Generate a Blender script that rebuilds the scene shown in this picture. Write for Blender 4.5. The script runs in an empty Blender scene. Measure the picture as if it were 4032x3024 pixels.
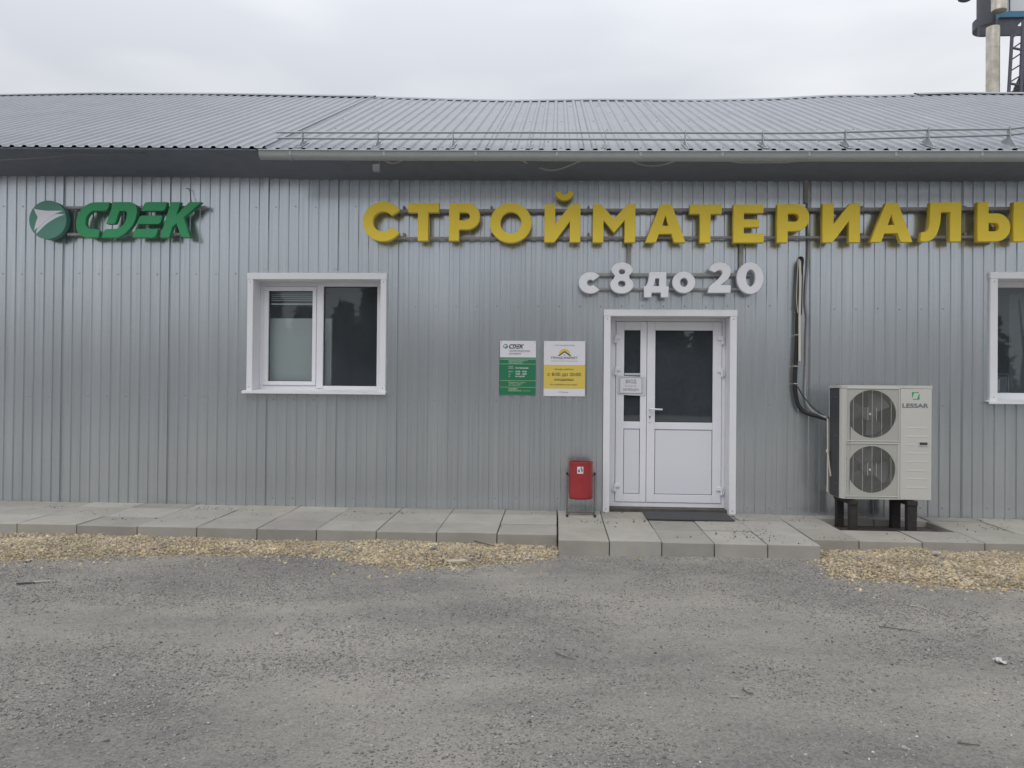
import bpy, bmesh, math, random
import numpy as np
from mathutils import Vector, Matrix
random.seed(7); rng = np.random.default_rng(7)
R = math.radians
sc = bpy.context.scene
COL = sc.collection

# ------------------------------------------------------------------ camera
F = 3010.0; CAMY = -8.5; CAMZ = 1.49
YAW, PIT, ROLL = R(3.27), R(0.5), 0.0092
fw = Vector((-math.sin(YAW)*math.cos(PIT), math.cos(YAW)*math.cos(PIT), math.sin(PIT)))
r0 = Vector((math.cos(YAW), math.sin(YAW), 0)); u0 = r0.cross(fw)
rt = math.cos(ROLL)*r0 + math.sin(ROLL)*u0
up = math.cos(ROLL)*u0 - math.sin(ROLL)*r0
CAM = Vector((0, CAMY, CAMZ))
cam = bpy.data.cameras.new("camera"); camo = bpy.data.objects.new("camera", cam); COL.objects.link(camo)
cam.sensor_width = 36; cam.lens = F/4032*36; cam.clip_end = 2000; cam.clip_start = 0.05
M = Matrix((rt, up, -fw)).transposed().to_4x4(); M.translation = CAM
camo.matrix_world = M
sc.camera = camo

# ------------------------------------------------------------------ light
SUN_EL, SUN_AZ = R(55), R(205)      # azimuth clockwise from +Y
w = bpy.data.worlds.new("World"); sc.world = w; w.use_nodes = True
nt = w.node_tree; nt.nodes.clear()
def nd(t, kind, **kw):
    n = t.nodes.new(kind)
    for k, v in kw.items():
        if k.startswith('i_'):
            n.inputs[k[2:].replace('_', ' ')].default_value = v
        else: setattr(n, k, v)
    return n
o_ = nd(nt, 'ShaderNodeOutputWorld'); bg = nd(nt, 'ShaderNodeBackground'); bg.inputs[1].default_value = 0.1
sky = nd(nt, 'ShaderNodeTexSky', sky_type='NISHITA', sun_disc=False, sun_elevation=SUN_EL, sun_rotation=SUN_AZ)
tc = nd(nt, 'ShaderNodeTexCoord')
mp = nd(nt, 'ShaderNodeMapping'); mp.inputs['Scale'].default_value = (1, 1, 3.2)
nz = nd(nt, 'ShaderNodeTexNoise', i_Scale=2.7, i_Detail=4.0, i_Roughness=0.42)
cr = nd(nt, 'ShaderNodeValToRGB')
cr.color_ramp.elements[0].position = .36; cr.color_ramp.elements[0].color = (5.6, 5.85, 6.3, 1)
cr.color_ramp.elements[1].position = .66; cr.color_ramp.elements[1].color = (7.25, 7.35, 7.55, 1)
sx = nd(nt, 'ShaderNodeSeparateXYZ')
gr = nd(nt, 'ShaderNodeMapRange'); gr.inputs['From Min'].default_value = .25; gr.inputs['From Max'].default_value = 1; gr.inputs['To Min'].default_value = 1.0; gr.inputs['To Max'].default_value = 2.8
ml = nd(nt, 'ShaderNodeMix', data_type='RGBA', blend_type='MULTIPLY'); ml.inputs[0].default_value = 1
mx = nd(nt, 'ShaderNodeMix', data_type='RGBA'); mx.inputs[0].default_value = .93
L = nt.links.new
L(tc.outputs['Generated'], mp.inputs[0]); L(mp.outputs[0], nz.inputs['Vector']); L(nz.outputs[0], cr.inputs[0])
L(tc.outputs['Generated'], sx.inputs[0]); L(sx.outputs[2], gr.inputs[0])
L(cr.outputs[0], ml.inputs[6]); L(gr.outputs[0], ml.inputs[7])
L(sky.outputs[0], mx.inputs[6]); L(ml.outputs[2], mx.inputs[7]); L(mx.outputs[2], bg.inputs[0]); L(bg.outputs[0], o_.inputs[0])
sun = bpy.data.lights.new("sun", 'SUN'); sun.energy = 0.9; sun.angle = R(50); sun.color = (1, .965, .92)
suno = bpy.data.objects.new("sun", sun); COL.objects.link(suno)
sd = Vector((math.sin(SUN_AZ)*math.cos(SUN_EL), math.cos(SUN_AZ)*math.cos(SUN_EL), math.sin(SUN_EL)))
suno.rotation_euler = sd.to_track_quat('Z', 'Y').to_euler(); suno.location = (-10, -20, 25)
vs = sc.view_settings; vs.view_transform = 'Standard'; vs.look = 'None'; vs.exposure = 0.0; vs.gamma = 1; vs.use_curve_mapping = False

# ------------------------------------------------------------------ measuring: photo pixel (4032 wide) -> point at distance plane
def ray(px, py):
    return fw + rt*((px-2016)/F) - up*((py-1512)/F)
def P(px, py, Y=0.0):
    d = ray(px, py); return CAM + d*((Y-CAMY)/d.y)
def G(px, py, z=0.0):
    d = ray(px, py); return CAM + d*((z-CAMZ)/d.z)
def zp(y): return .163 + .024*min(0, y)        # pavement surface, falling away from the wall

# ------------------------------------------------------------------ materials
MATS = {}
def mat(name, col, rough=.6, metal=0.0, var=.0, vscale=8.0, bump=0.0, bscale=60.0, spec=.5, stretch=None, attr=None, dirt_or_sheen=None, dscale=3.0):
    m = bpy.data.materials.new(name); m.use_nodes = True
    t = m.node_tree; b = t.nodes['Principled BSDF']
    b.inputs['Roughness'].default_value = rough; b.inputs['Metallic'].default_value = metal
    b.inputs['Specular IOR Level'].default_value = spec
    b.inputs['Base Color'].default_value = (*col, 1)
    c = nd(t, 'ShaderNodeTexCoord'); src = c.outputs['Object']
    if stretch:
        mm = nd(t, 'ShaderNodeMapping'); mm.inputs['Scale'].default_value = stretch
        t.links.new(src, mm.inputs[0]); vsrc = mm.outputs[0]
    else: vsrc = src
    out = None
    if var:
        n = nd(t, 'ShaderNodeTexNoise', i_Scale=vscale, i_Detail=6.0, i_Roughness=.6)
        t.links.new(vsrc, n.inputs['Vector'])
        r = nd(t, 'ShaderNodeValToRGB')
        r.color_ramp.elements[0].position = .3; r.color_ramp.elements[1].position = .7
        r.color_ramp.elements[0].color = (*[x*(1-var) for x in col], 1)
        r.color_ramp.elements[1].color = (*[min(1, x*(1+var)) for x in col], 1)
        t.links.new(n.outputs[0], r.inputs[0]); out = r.outputs[0]
    if dirt_or_sheen:
        n2 = nd(t, 'ShaderNodeTexNoise', i_Scale=dscale, i_Detail=8.0, i_Roughness=.7)
        t.links.new(vsrc if name == 'galvanised' else src, n2.inputs['Vector'])
        r2 = nd(t, 'ShaderNodeMapRange'); r2.inputs['From Min'].default_value = .5; r2.inputs['From Max'].default_value = .78
        r2.inputs['To Max'].default_value = dirt_or_sheen[3]
        t.links.new(n2.outputs[0], r2.inputs[0])
        q = nd(t, 'ShaderNodeMix', data_type='RGBA'); q.inputs[6].default_value = (*col, 1); q.inputs[7].default_value = (*dirt_or_sheen[:3], 1)
        if out: t.links.new(out, q.inputs[6])
        t.links.new(r2.outputs[0], q.inputs[0]); out = q.outputs[2]
    if attr:
        a = nd(t, 'ShaderNodeAttribute', attribute_name=attr)
        q = nd(t, 'ShaderNodeMix', data_type='RGBA', blend_type='MULTIPLY'); q.inputs[0].default_value = 1
        q.inputs[6].default_value = (*col, 1)
        if out: t.links.new(out, q.inputs[6])
        t.links.new(a.outputs['Color'], q.inputs[7]); out = q.outputs[2]
    if out: t.links.new(out, b.inputs['Base Color'])
    if bump:
        n3 = nd(t, 'ShaderNodeTexNoise', i_Scale=bscale, i_Detail=5.0)
        t.links.new(vsrc if stretch else src, n3.inputs['Vector'])
        bp = nd(t, 'ShaderNodeBump'); bp.inputs['Strength'].default_value = bump; bp.inputs['Distance'].default_value = .01
        t.links.new(n3.outputs[0], bp.inputs['Height']); t.links.new(bp.outputs[0], b.inputs['Normal'])
    MATS[name] = m
    return m
def glass(name, tint, refl, film):
    m = bpy.data.materials.new(name); m.use_nodes = True; t = m.node_tree; t.nodes.clear()
    o = nd(t, 'ShaderNodeOutputMaterial'); tr = nd(t, 'ShaderNodeBsdfTransparent'); gl = nd(t, 'ShaderNodeBsdfGlossy')
    tr.inputs[0].default_value = (*tint, 1); gl.inputs['Roughness'].default_value = .015; gl.inputs[0].default_value = (.93, 1, .98, 1)
    fr = nd(t, 'ShaderNodeFresnel'); fr.inputs[0].default_value = 1.5
    mu = nd(t, 'ShaderNodeMath', operation='MULTIPLY'); mu.inputs[1].default_value = refl; mu.use_clamp = True
    nn = nd(t, 'ShaderNodeTexNoise', i_Scale=1.5); c = nd(t, 'ShaderNodeTexCoord'); bp = nd(t, 'ShaderNodeBump'); bp.inputs['Strength'].default_value = .05; bp.inputs['Distance'].default_value = .02
    t.links.new(c.outputs['Object'], nn.inputs['Vector']); t.links.new(nn.outputs[0], bp.inputs['Height']); t.links.new(bp.outputs[0], gl.inputs['Normal'])
    s = nd(t, 'ShaderNodeMixShader')
    t.links.new(fr.outputs[0], mu.inputs[0]); t.links.new(mu.outputs[0], s.inputs[0]); t.links.new(tr.outputs[0], s.inputs[1]); t.links.new(gl.outputs[0], s.inputs[2]); df = nd(t, 'ShaderNodeBsdfDiffuse'); df.inputs[0].default_value = (.54, .60, .70, 1)
    fn_ = nd(t, 'ShaderNodeTexNoise', i_Scale=2.2, i_Detail=7.0, i_Roughness=.65); t.links.new(c.outputs['Object'], fn_.inputs['Vector'])
    fm = nd(t, 'ShaderNodeMapRange'); fm.inputs['From Min'].default_value = .3; fm.inputs['From Max'].default_value = .7; fm.inputs['To Min'].default_value = film*.75; fm.inputs['To Max'].default_value = film*1.25
    t.links.new(fn_.outputs[0], fm.inputs[0]); s2_ = nd(t, 'ShaderNodeMixShader')
    t.links.new(fm.outputs[0], s2_.inputs[0]); t.links.new(s.outputs[0], s2_.inputs[1]); t.links.new(df.outputs[0], s2_.inputs[2]); t.links.new(s2_.outputs[0], o.inputs[0])
    MATS[name] = m; return m

mat('galvanised', (.57, .603, .635), .24, .82, var=.06, vscale=3.0, stretch=(9, 1, .22), bump=.07, bscale=5.0, dirt_or_sheen=(.74, .77, .80, .55), dscale=.20)  # paler stretched streaks paint the sheets' patchy shine into the base colour
mat('screw', (.22, .22, .23), .5, .5)
mat('roofing', (.215, .228, .255), .42, .25, var=.09, vscale=2.0, dirt_or_sheen=(.2, .2, .21, .5), dscale=9)
mat('roof_screw', (.10, .10, .11), .5)
mat('gutter_paint', (.35, .37, .375), .45, 0, var=.05)
mat('guard_paint', (.32, .35, .36), .5, .1, var=.1)
mat('white_pvc', (.76, .76, .80), .35, 0, var=.02, dirt_or_sheen=(.6, .59, .57, .25), dscale=2.2)
mat('white_panel', (.70, .70, .75), .4, 0)
mat('white_flashing', (.74, .74, .77), .4, 0, var=.02, dirt_or_sheen=(.6, .59, .57, .2), dscale=2.5)
mat('yellow_face', (.88, .655, .05), .45, 0, var=.04, vscale=3)
mat('yellow_print', (.66, .50, .09), .5)
mat('white_letter', (.76, .76, .80), .5, 0, var=.02)
mat('green_face', (.028, .30, .115), .5, 0, var=.05, vscale=4)
mat('teal_face', (.085, .24, .19), .5, 0, var=.05, vscale=4)
mat('pale_blue', (.45, .55, .68), .5)
mat('sign_white', (.70, .69, .74), .4)
mat('sign_green', (.015, .17, .085), .4)
mat('sign_lime', (.45, .60, .20), .5)
mat('print_white', (.66, .74, .68), .5)
mat('print_dark', (.045, .045, .05), .5)
mat('print_grey', (.13, .15, .17), .5)
mat('rail_steel', (.30, .29, .28), .5, .3, var=.15, vscale=20)
mat('black_rubber', (.012, .012, .014), .6, 0, var=.2, vscale=30)
mat('ivory_plastic', (.62, .58, .48), .5)
mat('grey_conduit', (.30, .29, .30), .55, 0, var=.1, vscale=40)
mat('ac_white', (.52, .515, .48), .42, 0, var=.03, vscale=5, dirt_or_sheen=(.42, .39, .33, .35), dscale=5)
mat('ac_grille', (.52, .52, .48), .45)
mat('ac_dark', (.022, .022, .028), .6)
mat('fan_grey', (.06, .06, .072), .5)
mat('coil', (.075, .075, .085), .5, .4, var=.4, vscale=18, stretch=(1, 1, 40))
mat('rust_steel', (.034, .028, .028), .7, .2, var=.35, vscale=20)
mat('bin_red', (.32, .028, .032), .42, 0, var=.12, vscale=7, dirt_or_sheen=(.24, .10, .09, .35), dscale=6)
mat('bin_inside', (.12, .06, .055), .7)
mat('bin_frame', (.16, .155, .15), .55, .3, var=.2, vscale=25)
mat('concrete', (.335, .32, .29), .9, 0, var=.10, vscale=3.5, bump=.5, bscale=140, dirt_or_sheen=(.25, .24, .225, .6), dscale=2.6, attr='tone')
mat('mat_rubber', (.055, .056, .06), .85, 0, var=.25, vscale=60, bump=.6, bscale=250)
mat('dark_strip', (.085, .075, .065), .8, 0, var=.3)
mat('interior_paint', (.38, .38, .37), .9)
mat('white_board', (.86, .90, .89), .6)
mat('blind_slat', (.80, .83, .82), .5)
mat('curtain', (.10, .125, .13), .8, 0, var=.2, vscale=5)
mat('gravel', (.37, .305, .205), .85, 0, attr='tone', var=.15, vscale=90)
mat('gravel_base', (.29, .235, .155), .95, 0, var=.3, vscale=50, bump=.9, bscale=90)
mat('grit', (.30, .29, .28), .9, 0, attr='tone')
mat('stick_dark', (.075, .055, .05), .8)
mat('stick_pale', (.42, .37, .30), .8)
mat('twig', (.12, .10, .08), .85)
mat('paper_scrap', (.45, .445, .44), .7)
mat('leaf_green', (.30, .55, .10), .6)
mat('stone_grey', (.34, .32, .29), .9, 0, var=.2, vscale=40)
mat('stone_dark', (.10, .10, .105), .9, 0, var=.3, vscale=40)
mat('flue_steel', (.52, .48, .41), .28, .85, var=.3, vscale=4, stretch=(1, 1, .8), dirt_or_sheen=(.36, .27, .15, .5), dscale=2.2)
mat('hopper_steel', (.085, .09, .105), .6, .2, var=.15)
mat('tower_blue', (.05, .17, .28), .5)
mat('ladder_steel', (.09, .09, .125), .6)
mat('pale_metal', (.55, .58, .60), .5, .2)
mat('cable_black', (.02, .02, .022), .6)
mat('cable_grey', (.20, .20, .21), .6)
mat('lamp_grey', (.26, .28, .30), .5)
mat('shade_soffit_dark', (.16, .178, .22), .8, 0, var=.08, vscale=6)  # dark tone of the sheet added for shade under the eave
mat('wood_pale', (.18, .17, .15), .8)
mat('bark', (.10, .085, .07), .9)
mat('foliage', (.075, .095, .055), .8)
mat('tape_film', (.60, .60, .62), .25, 0, bump=.8, bscale=25)
glass('window_glass', (.93, .97, .955), 1.9, .07)
glass('door_glass', (.22, .23, .25), 2.2, .085)

# ground material: dusty crushed stone, paler trodden dust over darker grit
def ground_mat():
    m = bpy.data.materials.new('yard'); m.use_nodes = True; t = m.node_tree; b = t.nodes['Principled BSDF']
    b.inputs['Roughness'].default_value = .95; b.inputs['Specular IOR Level'].default_value = .2
    c = nd(t, 'ShaderNodeTexCoord'); mm = nd(t, 'ShaderNodeMapping'); mm.inputs['Scale'].default_value = (.55, 1, 1)
    mm.inputs['Rotation'].default_value = (0, 0, .3)
    t.links.new(c.outputs['Object'], mm.inputs[0])
    big = nd(t, 'ShaderNodeTexNoise', i_Scale=.95, i_Detail=9.0, i_Roughness=.64); t.links.new(mm.outputs[0], big.inputs['Vector'])
    fine = nd(t, 'ShaderNodeTexNoise', i_Scale=38.0, i_Detail=8.0, i_Roughness=.72); t.links.new(c.outputs['Object'], fine.inputs['Vector'])
    ad = nd(t, 'ShaderNodeMath', operation='MULTIPLY_ADD'); ad.inputs[1].default_value = .55; t.links.new(fine.outputs[0], ad.inputs[0]); t.links.new(big.outputs[0], ad.inputs[2])
    r = nd(t, 'ShaderNodeValToRGB'); e = r.color_ramp.elements
    e[0].position = .60; e[0].color = (.215, .211, .205, 1); e[1].position = .90; e[1].color = (.385, .360, .320, 1)
    k = e.new(.73); k.color = (.300, .285, .260, 1)
    t.links.new(ad.outputs[0], r.inputs[0])
    vo = nd(t, 'ShaderNodeTexVoronoi', i_Scale=70.0); t.links.new(c.outputs['Object'], vo.inputs['Vector'])
    vr = nd(t, 'ShaderNodeMapRange'); vr.inputs['From Max'].default_value = .55; vr.inputs['To Min'].default_value = .72; vr.inputs['To Max'].default_value = 1.1
    t.links.new(vo.outputs['Distance'], vr.inputs[0])
    q = nd(t, 'ShaderNodeMix', data_type='RGBA', blend_type='MULTIPLY'); q.inputs[0].default_value = 1
    t.links.new(r.outputs[0], q.inputs[6]); t.links.new(vr.outputs[0], q.inputs[7]); t.links.new(q.outputs[2], b.inputs['Base Color'])
    n1 = nd(t, 'ShaderNodeTexNoise', i_Scale=60.0, i_Detail=8.0, i_Roughness=.7); t.links.new(c.outputs['Object'], n1.inputs['Vector'])
    bp = nd(t, 'ShaderNodeBump'); bp.inputs['Strength'].default_value = 1; bp.inputs['Distance'].default_value = .030
    n2 = nd(t, 'ShaderNodeTexVoronoi', i_Scale=48.0); t.links.new(c.outputs['Object'], n2.inputs['Vector'])
    hs_ = nd(t, 'ShaderNodeMath', operation='MULTIPLY_ADD'); hs_.inputs[1].default_value = -.45
    t.links.new(n2.outputs['Distance'], hs_.inputs[0]); t.links.new(n1.outputs[0], hs_.inputs[2])
    t.links.new(hs_.outputs[0], bp.inputs['Height']); t.links.new(bp.outputs[0], b.inputs['Normal'])
    MATS['yard'] = m
ground_mat()

# ------------------------------------------------------------------ mesh helpers
class MB:
    def __init__(s): s.v = []; s.f = []; s.mi = []; s.sm = []
    def add(s, vs, fs, mi=0, smooth=False):
        o = len(s.v); s.v += [tuple(v) for v in vs]
        for f in fs: s.f.append(tuple(i+o for i in f)); s.mi.append(mi); s.sm.append(smooth)
        return s
    def box(s, x0, x1, y0, y1, z0, z1, mi=0, bev=0.0):
        x0, x1 = min(x0, x1), max(x0, x1); y0, y1 = min(y0, y1), max(y0, y1); z0, z1 = min(z0, z1), max(z0, z1)
        if bev:
            bm = bmesh.new(); bmesh.ops.create_cube(bm, size=1)
            for v in bm.verts: v.co = ((x0+x1)/2+v.co.x*(x1-x0), (y0+y1)/2+v.co.y*(y1-y0), (z0+z1)/2+v.co.z*(z1-z0))
            bmesh.ops.bevel(bm, geom=bm.edges[:], offset=min(bev, .45*min(x1-x0, y1-y0, z1-z0)), segments=2, affect='EDGES', profile=.5)
            bm.verts.index_update()
            s.add([v.co[:] for v in bm.verts], [[v.index for v in f.verts] for f in bm.faces], mi); bm.free(); return s
        v = [(x0,y0,z0),(x1,y0,z0),(x1,y1,z0),(x0,y1,z0),(x0,y0,z1),(x1,y0,z1),(x1,y1,z1),(x0,y1,z1)]
        return s.add(v, [(3,2,1,0),(4,5,6,7),(0,1,5,4),(1,2,6,5),(2,3,7,6),(3,0,4,7)], mi)
    def tube(s, pts, r, n=8, mi=0, cap=True):
        pts = [Vector(p) for p in pts]; rs = r if isinstance(r, (list, tuple)) else [r]*len(pts)
        vs = []; fs = []; prev = None
        for i, p in enumerate(pts):
            d = (pts[min(i+1, len(pts)-1)]-pts[max(i-1, 0)]).normalized()
            if prev is None: a = d.orthogonal().normalized()
            else: a = (prev-d*prev.dot(d)).normalized()
            prev = a; b = d.cross(a)
            for k in range(n):
                t = 2*math.pi*k/n; vs.append(p+(a*math.cos(t)+b*math.sin(t))*rs[i])
        for i in range(len(pts)-1):
            for k in range(n):
                k2 = (k+1) % n; fs.append((i*n+k, i*n+k2, (i+1)*n+k2, (i+1)*n+k))
        s.add(vs, fs, mi, True)
        if cap:
            s.add(vs[:n], [tuple(reversed(range(n)))], mi); s.add(vs[-n:], [tuple(range(n))], mi)
        return s
    def cyl(s, p0, p1, r, n=16, mi=0): return s.tube([p0, p1], r, n, mi)
    def dome(s, c, r, nrm=(0, -1, 0), h=.6, mi=0, n=8):
        nrm = Vector(nrm).normalized(); a = nrm.orthogonal().normalized(); b = nrm.cross(a); c = Vector(c)
        vs = []; fs = []
        for j, (rr, hh) in enumerate(((1, 0), (.75, .7), (.3, 1))):
            for k in range(n):
                t = 2*math.pi*k/n; vs.append(c+(a*math.cos(t)+b*math.sin(t))*r*rr+nrm*r*h*hh)
        for j in range(2):
            for k in range(n): k2 = (k+1) % n; fs.append((j*n+k, j*n+k2, (j+1)*n+k2, (j+1)*n+k))
        fs.append(tuple(2*n+k for k in range(n)))
        return s.add(vs, fs, mi, True)
    def prism(s, poly, ax0, ax1, axis='y', mi=0):
        # poly: list of 2D points; extruded along axis between ax0 and ax1
        n = len(poly)
        def pt(p, a): return (p[0], a, p[1]) if axis == 'y' else ((a, p[0], p[1]) if axis == 'x' else (p[0], p[1], a))
        vs = [pt(p, ax0) for p in poly]+[pt(p, ax1) for p in poly]
        fs = [tuple(range(n)), tuple(reversed(range(n, 2*n)))]+[(i, (i+1) % n, (i+1) % n+n, i+n) for i in range(n)]
        return s.add(vs, fs, mi)
BASE = {}
def put(ob, parent=None):
    COL.objects.link(ob)
    if parent is not None: ob.parent = parent
    return ob
def origin_of(parent):
    return BASE[parent.name] if parent is not None else Vector((0, 0, 0))
def tag(o, label, cat, group=None, kind=None):
    if label: o['label'] = label
    if cat: o['category'] = cat
    if group: o['group'] = group
    if kind: o['kind'] = kind
    return o
def thing(name, label, cat, loc, group=None):
    o = bpy.data.objects.new(name, None); o.empty_display_size = .1; COL.objects.link(o); o.location = loc
    BASE[o.name] = Vector(loc); return tag(o, label, cat, group)
def finish(name, me, mats, parent, org=None, fixn=True):
    o = org if org is not None else origin_of(parent)
    me.transform(Matrix.Translation(-o))
    if fixn:
        bm = bmesh.new(); bm.from_mesh(me); bmesh.ops.recalc_face_normals(bm, faces=bm.faces[:]); bm.to_mesh(me); bm.free()
    for m in (mats if isinstance(mats, (list, tuple)) else [mats]): me.materials.append(MATS[m])
    ob = bpy.data.objects.new(name, me); put(ob, parent)
    if parent is None: ob.location = o
    BASE[ob.name] = o
    return ob
def obj(name, mb, mats, parent=None, org=None, fixn=True):
    me = bpy.data.meshes.new(name); me.from_pydata(mb.v, [], mb.f); me.update()
    me.polygons.foreach_set('material_index', mb.mi); me.polygons.foreach_set('use_smooth', mb.sm)
    return finish(name, me, mats, parent, org, fixn)
def center(mb):
    a = np.array(mb.v); return Vector(((a[:, 0].min()+a[:, 0].max())/2, (a[:, 1].min()+a[:, 1].max())/2, a[:, 2].min()))
def solo(name, mb, mats, label, cat, group=None):
    return tag(obj(name, mb, mats, None, center(mb)), label, cat, group)

# flat shapes with holes -> extruded solid in the XZ plane, front face at yf, back at yb
def extr_mesh(polys, yf, yb, bev=0.0):
    cu = bpy.data.curves.new('tmp', 'CURVE'); cu.dimensions = '2D'; cu.fill_mode = 'BOTH'
    cu.extrude = abs(yb-yf)/2-bev; cu.bevel_depth = bev; cu.bevel_resolution = 1 if bev else 0
    if bev: cu.offset = -bev
    for p in polys:
        sp = cu.splines.new('POLY'); sp.points.add(len(p)-1); sp.use_cyclic_u = True
        for i, q in enumerate(p): sp.points[i].co = (q[0], q[1], 0, 1)
    ob = bpy.data.objects.new('tmp', cu); COL.objects.link(ob)
    dg = bpy.context.evaluated_depsgraph_get(); me = bpy.data.meshes.new_from_object(ob.evaluated_get(dg))
    bpy.data.objects.remove(ob); bpy.data.curves.remove(cu)
    ym = (yf+yb)/2
    me.transform(Matrix(((1, 0, 0, 0), (0, 0, -1, ym), (0, 1, 0, 0), (0, 0, 0, 1))))
    return me
def arc(cx, cy, rx, ry, a0, a1, n=24):
    return [(cx+rx*math.cos(R(a0+(a1-a0)*i/n)), cy+ry*math.sin(R(a0+(a1-a0)*i/n))) for i in range(n+1)]
def ell(cx, cy, rx, ry, n=40): return arc(cx, cy, rx, ry, 0, 360, n)[:-1]
def fit(polys, X0, X1, Z0, Z1):
    xs = [q[0] for p in polys for q in p]; ys = [q[1] for p in polys for q in p]
    a, b, c, d = min(xs), max(xs), min(ys), max(ys)
    return [[(X0+(q[0]-a)/(b-a)*(X1-X0), Z0+(q[1]-c)/(d-c)*(Z1-Z0)) for q in p] for p in polys]

def add_mesh(mb, me, mi=0):
    n = len(me.vertices)*3; a = np.empty(n); me.vertices.foreach_get('co', a)
    mb.add([tuple(x) for x in a.reshape(-1, 3)], [tuple(p.vertices) for p in me.polygons], mi); bpy.data.meshes.remove(me)
_TX = {}
def text_polys(s, bold=0.0, shear=0.0):
    cu = bpy.data.curves.new('tmp', 'FONT'); cu.body = s; cu.size = 1; cu.offset = bold; cu.shear = shear; cu.resolution_u = 3
    ob = bpy.data.objects.new('tmp', cu); COL.objects.link(ob)
    dg = bpy.context.evaluated_depsgraph_get(); me = bpy.data.meshes.new_from_object(ob.evaluated_get(dg))
    bpy.data.objects.remove(ob); bpy.data.curves.remove(cu)
    return me
def text(mb, s, X0, X1, Z0, Z1, y, bold=0.0, shear=0.0, mi=0):
    me = text_polys(s, bold, shear)
    a = np.empty(len(me.vertices)*3); me.vertices.foreach_get('co', a); a = a.reshape(-1, 3)
    x0, x1, y0, y1 = a[:, 0].min(), a[:, 0].max(), a[:, 1].min(), a[:, 1].max()
    v = [(X0+(q[0]-x0)/(x1-x0)*(X1-X0), y, Z0+(q[1]-y0)/(y1-y0)*(Z1-Z0)) for q in a]
    mb.add(v, [tuple(p.vertices) for p in me.polygons], mi); bpy.data.meshes.remove(me)

def np_mesh(name, V, Fc, mats, tone=None, parent=None):
    me = bpy.data.meshes.new(name); n = len(Fc)
    me.vertices.add(len(V)); me.vertices.foreach_set('co', V.astype(np.float32).ravel())
    me.loops.add(n*3); me.loops.foreach_set('vertex_index', Fc.astype(np.int32).ravel())
    me.polygons.add(n); me.polygons.foreach_set('loop_start', np.arange(0, n*3, 3, dtype=np.int32))
    try: me.polygons.foreach_set('loop_total', np.full(n, 3, dtype=np.int32))
    except Exception: pass
    me.update(calc_edges=True)
    if tone is not None:
        at = me.attributes.new('tone', 'FLOAT_COLOR', 'FACE'); at.data.foreach_set('color', tone.astype(np.float32).ravel())
    for m in (mats if isinstance(mats, (list, tuple)) else [mats]): me.materials.append(MATS[m])
    ob = bpy.data.objects.new(name, me); put(ob, parent); BASE[ob.name] = Vector((0, 0, 0)); return ob
_bm = bmesh.new(); bmesh.ops.create_icosphere(_bm, subdivisions=1, radius=1); _bm.verts.index_update()
ICO_V = np.array([v.co[:] for v in _bm.verts]); ICO_F = np.array([[v.index for v in f.verts] for f in _bm.faces]); _bm.free()
def pebbles(name, pos, size, tones, mats, flat=.6, elong=1.5):
    n = len(pos); V = ICO_V[None]*(1+rng.uniform(-.28, .28, (n, 12, 1)))
    s = np.stack([size*rng.uniform(.9, elong, n), size*rng.uniform(.7, 1.1, n), size*rng.uniform(flat*.7, flat*1.2, n)], 1)
    V = V*s[:, None]
    a = rng.uniform(0, 2*np.pi, n); b = rng.normal(0, .35, n)
    ca, sa, cb, sb = np.cos(a), np.sin(a), np.cos(b), np.sin(b)
    x, y, z = V[..., 0], V[..., 1], V[..., 2]
    x, z = x*cb[:, None]-z*sb[:, None], x*sb[:, None]+z*cb[:, None]
    x, y = x*ca[:, None]-y*sa[:, None], x*sa[:, None]+y*ca[:, None]
    V = np.stack([x, y, z], -1)+pos[:, None]
    Fc = (ICO_F[None]+(np.arange(n)*12)[:, None, None]).reshape(-1, 3)
    T = np.repeat(np.concatenate([tones, np.ones((n, 1))], 1), 20, axis=0)
    return np_mesh(name, V.reshape(-1, 3), Fc, mats, T)
OCT_V = np.array([(1,0,0),(-1,0,0),(0,1,0),(0,-1,0),(0,0,1),(0,0,-1)], float)
OCT_F = np.array([(0,2,4),(2,1,4),(1,3,4),(3,0,4),(2,0,5),(1,2,5),(3,1,5),(0,3,5)])
def specks(name, pos, size, tones, m):
    n = len(pos); V = OCT_V[None]*rng.uniform(.6, 1.35, (n, 6, 1))*size[:, None, None]*np.array([1.15, 1, .75])
    a = rng.uniform(0, 2*np.pi, n); ca, sa = np.cos(a)[:, None], np.sin(a)[:, None]; x, y = V[..., 0].copy(), V[..., 1].copy()
    V[..., 0] = x*ca-y*sa; V[..., 1] = x*sa+y*ca
    V = V+pos[:, None]; Fc = (OCT_F[None]+(np.arange(n)*6)[:, None, None]).reshape(-1, 3)
    return np_mesh(name, V.reshape(-1, 3), Fc, m, np.repeat(np.concatenate([tones, np.ones((n, 1))], 1), 8, axis=0))
def vnoise(x, y, seed=0):
    # cheap smooth value noise
    xi, yi = np.floor(x).astype(int), np.floor(y).astype(int); fx, fy = x-xi, y-yi
    fx, fy = fx*fx*(3-2*fx), fy*fy*(3-2*fy)
    h = lambda a, b: (np.sin(a*127.1+b*311.7+seed*74.7)*43758.5453) % 1
    return (h(xi, yi)*(1-fx)+h(xi+1, yi)*fx)*(1-fy)+(h(xi, yi+1)*(1-fx)+h(xi+1, yi+1)*fx)*fy

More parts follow.
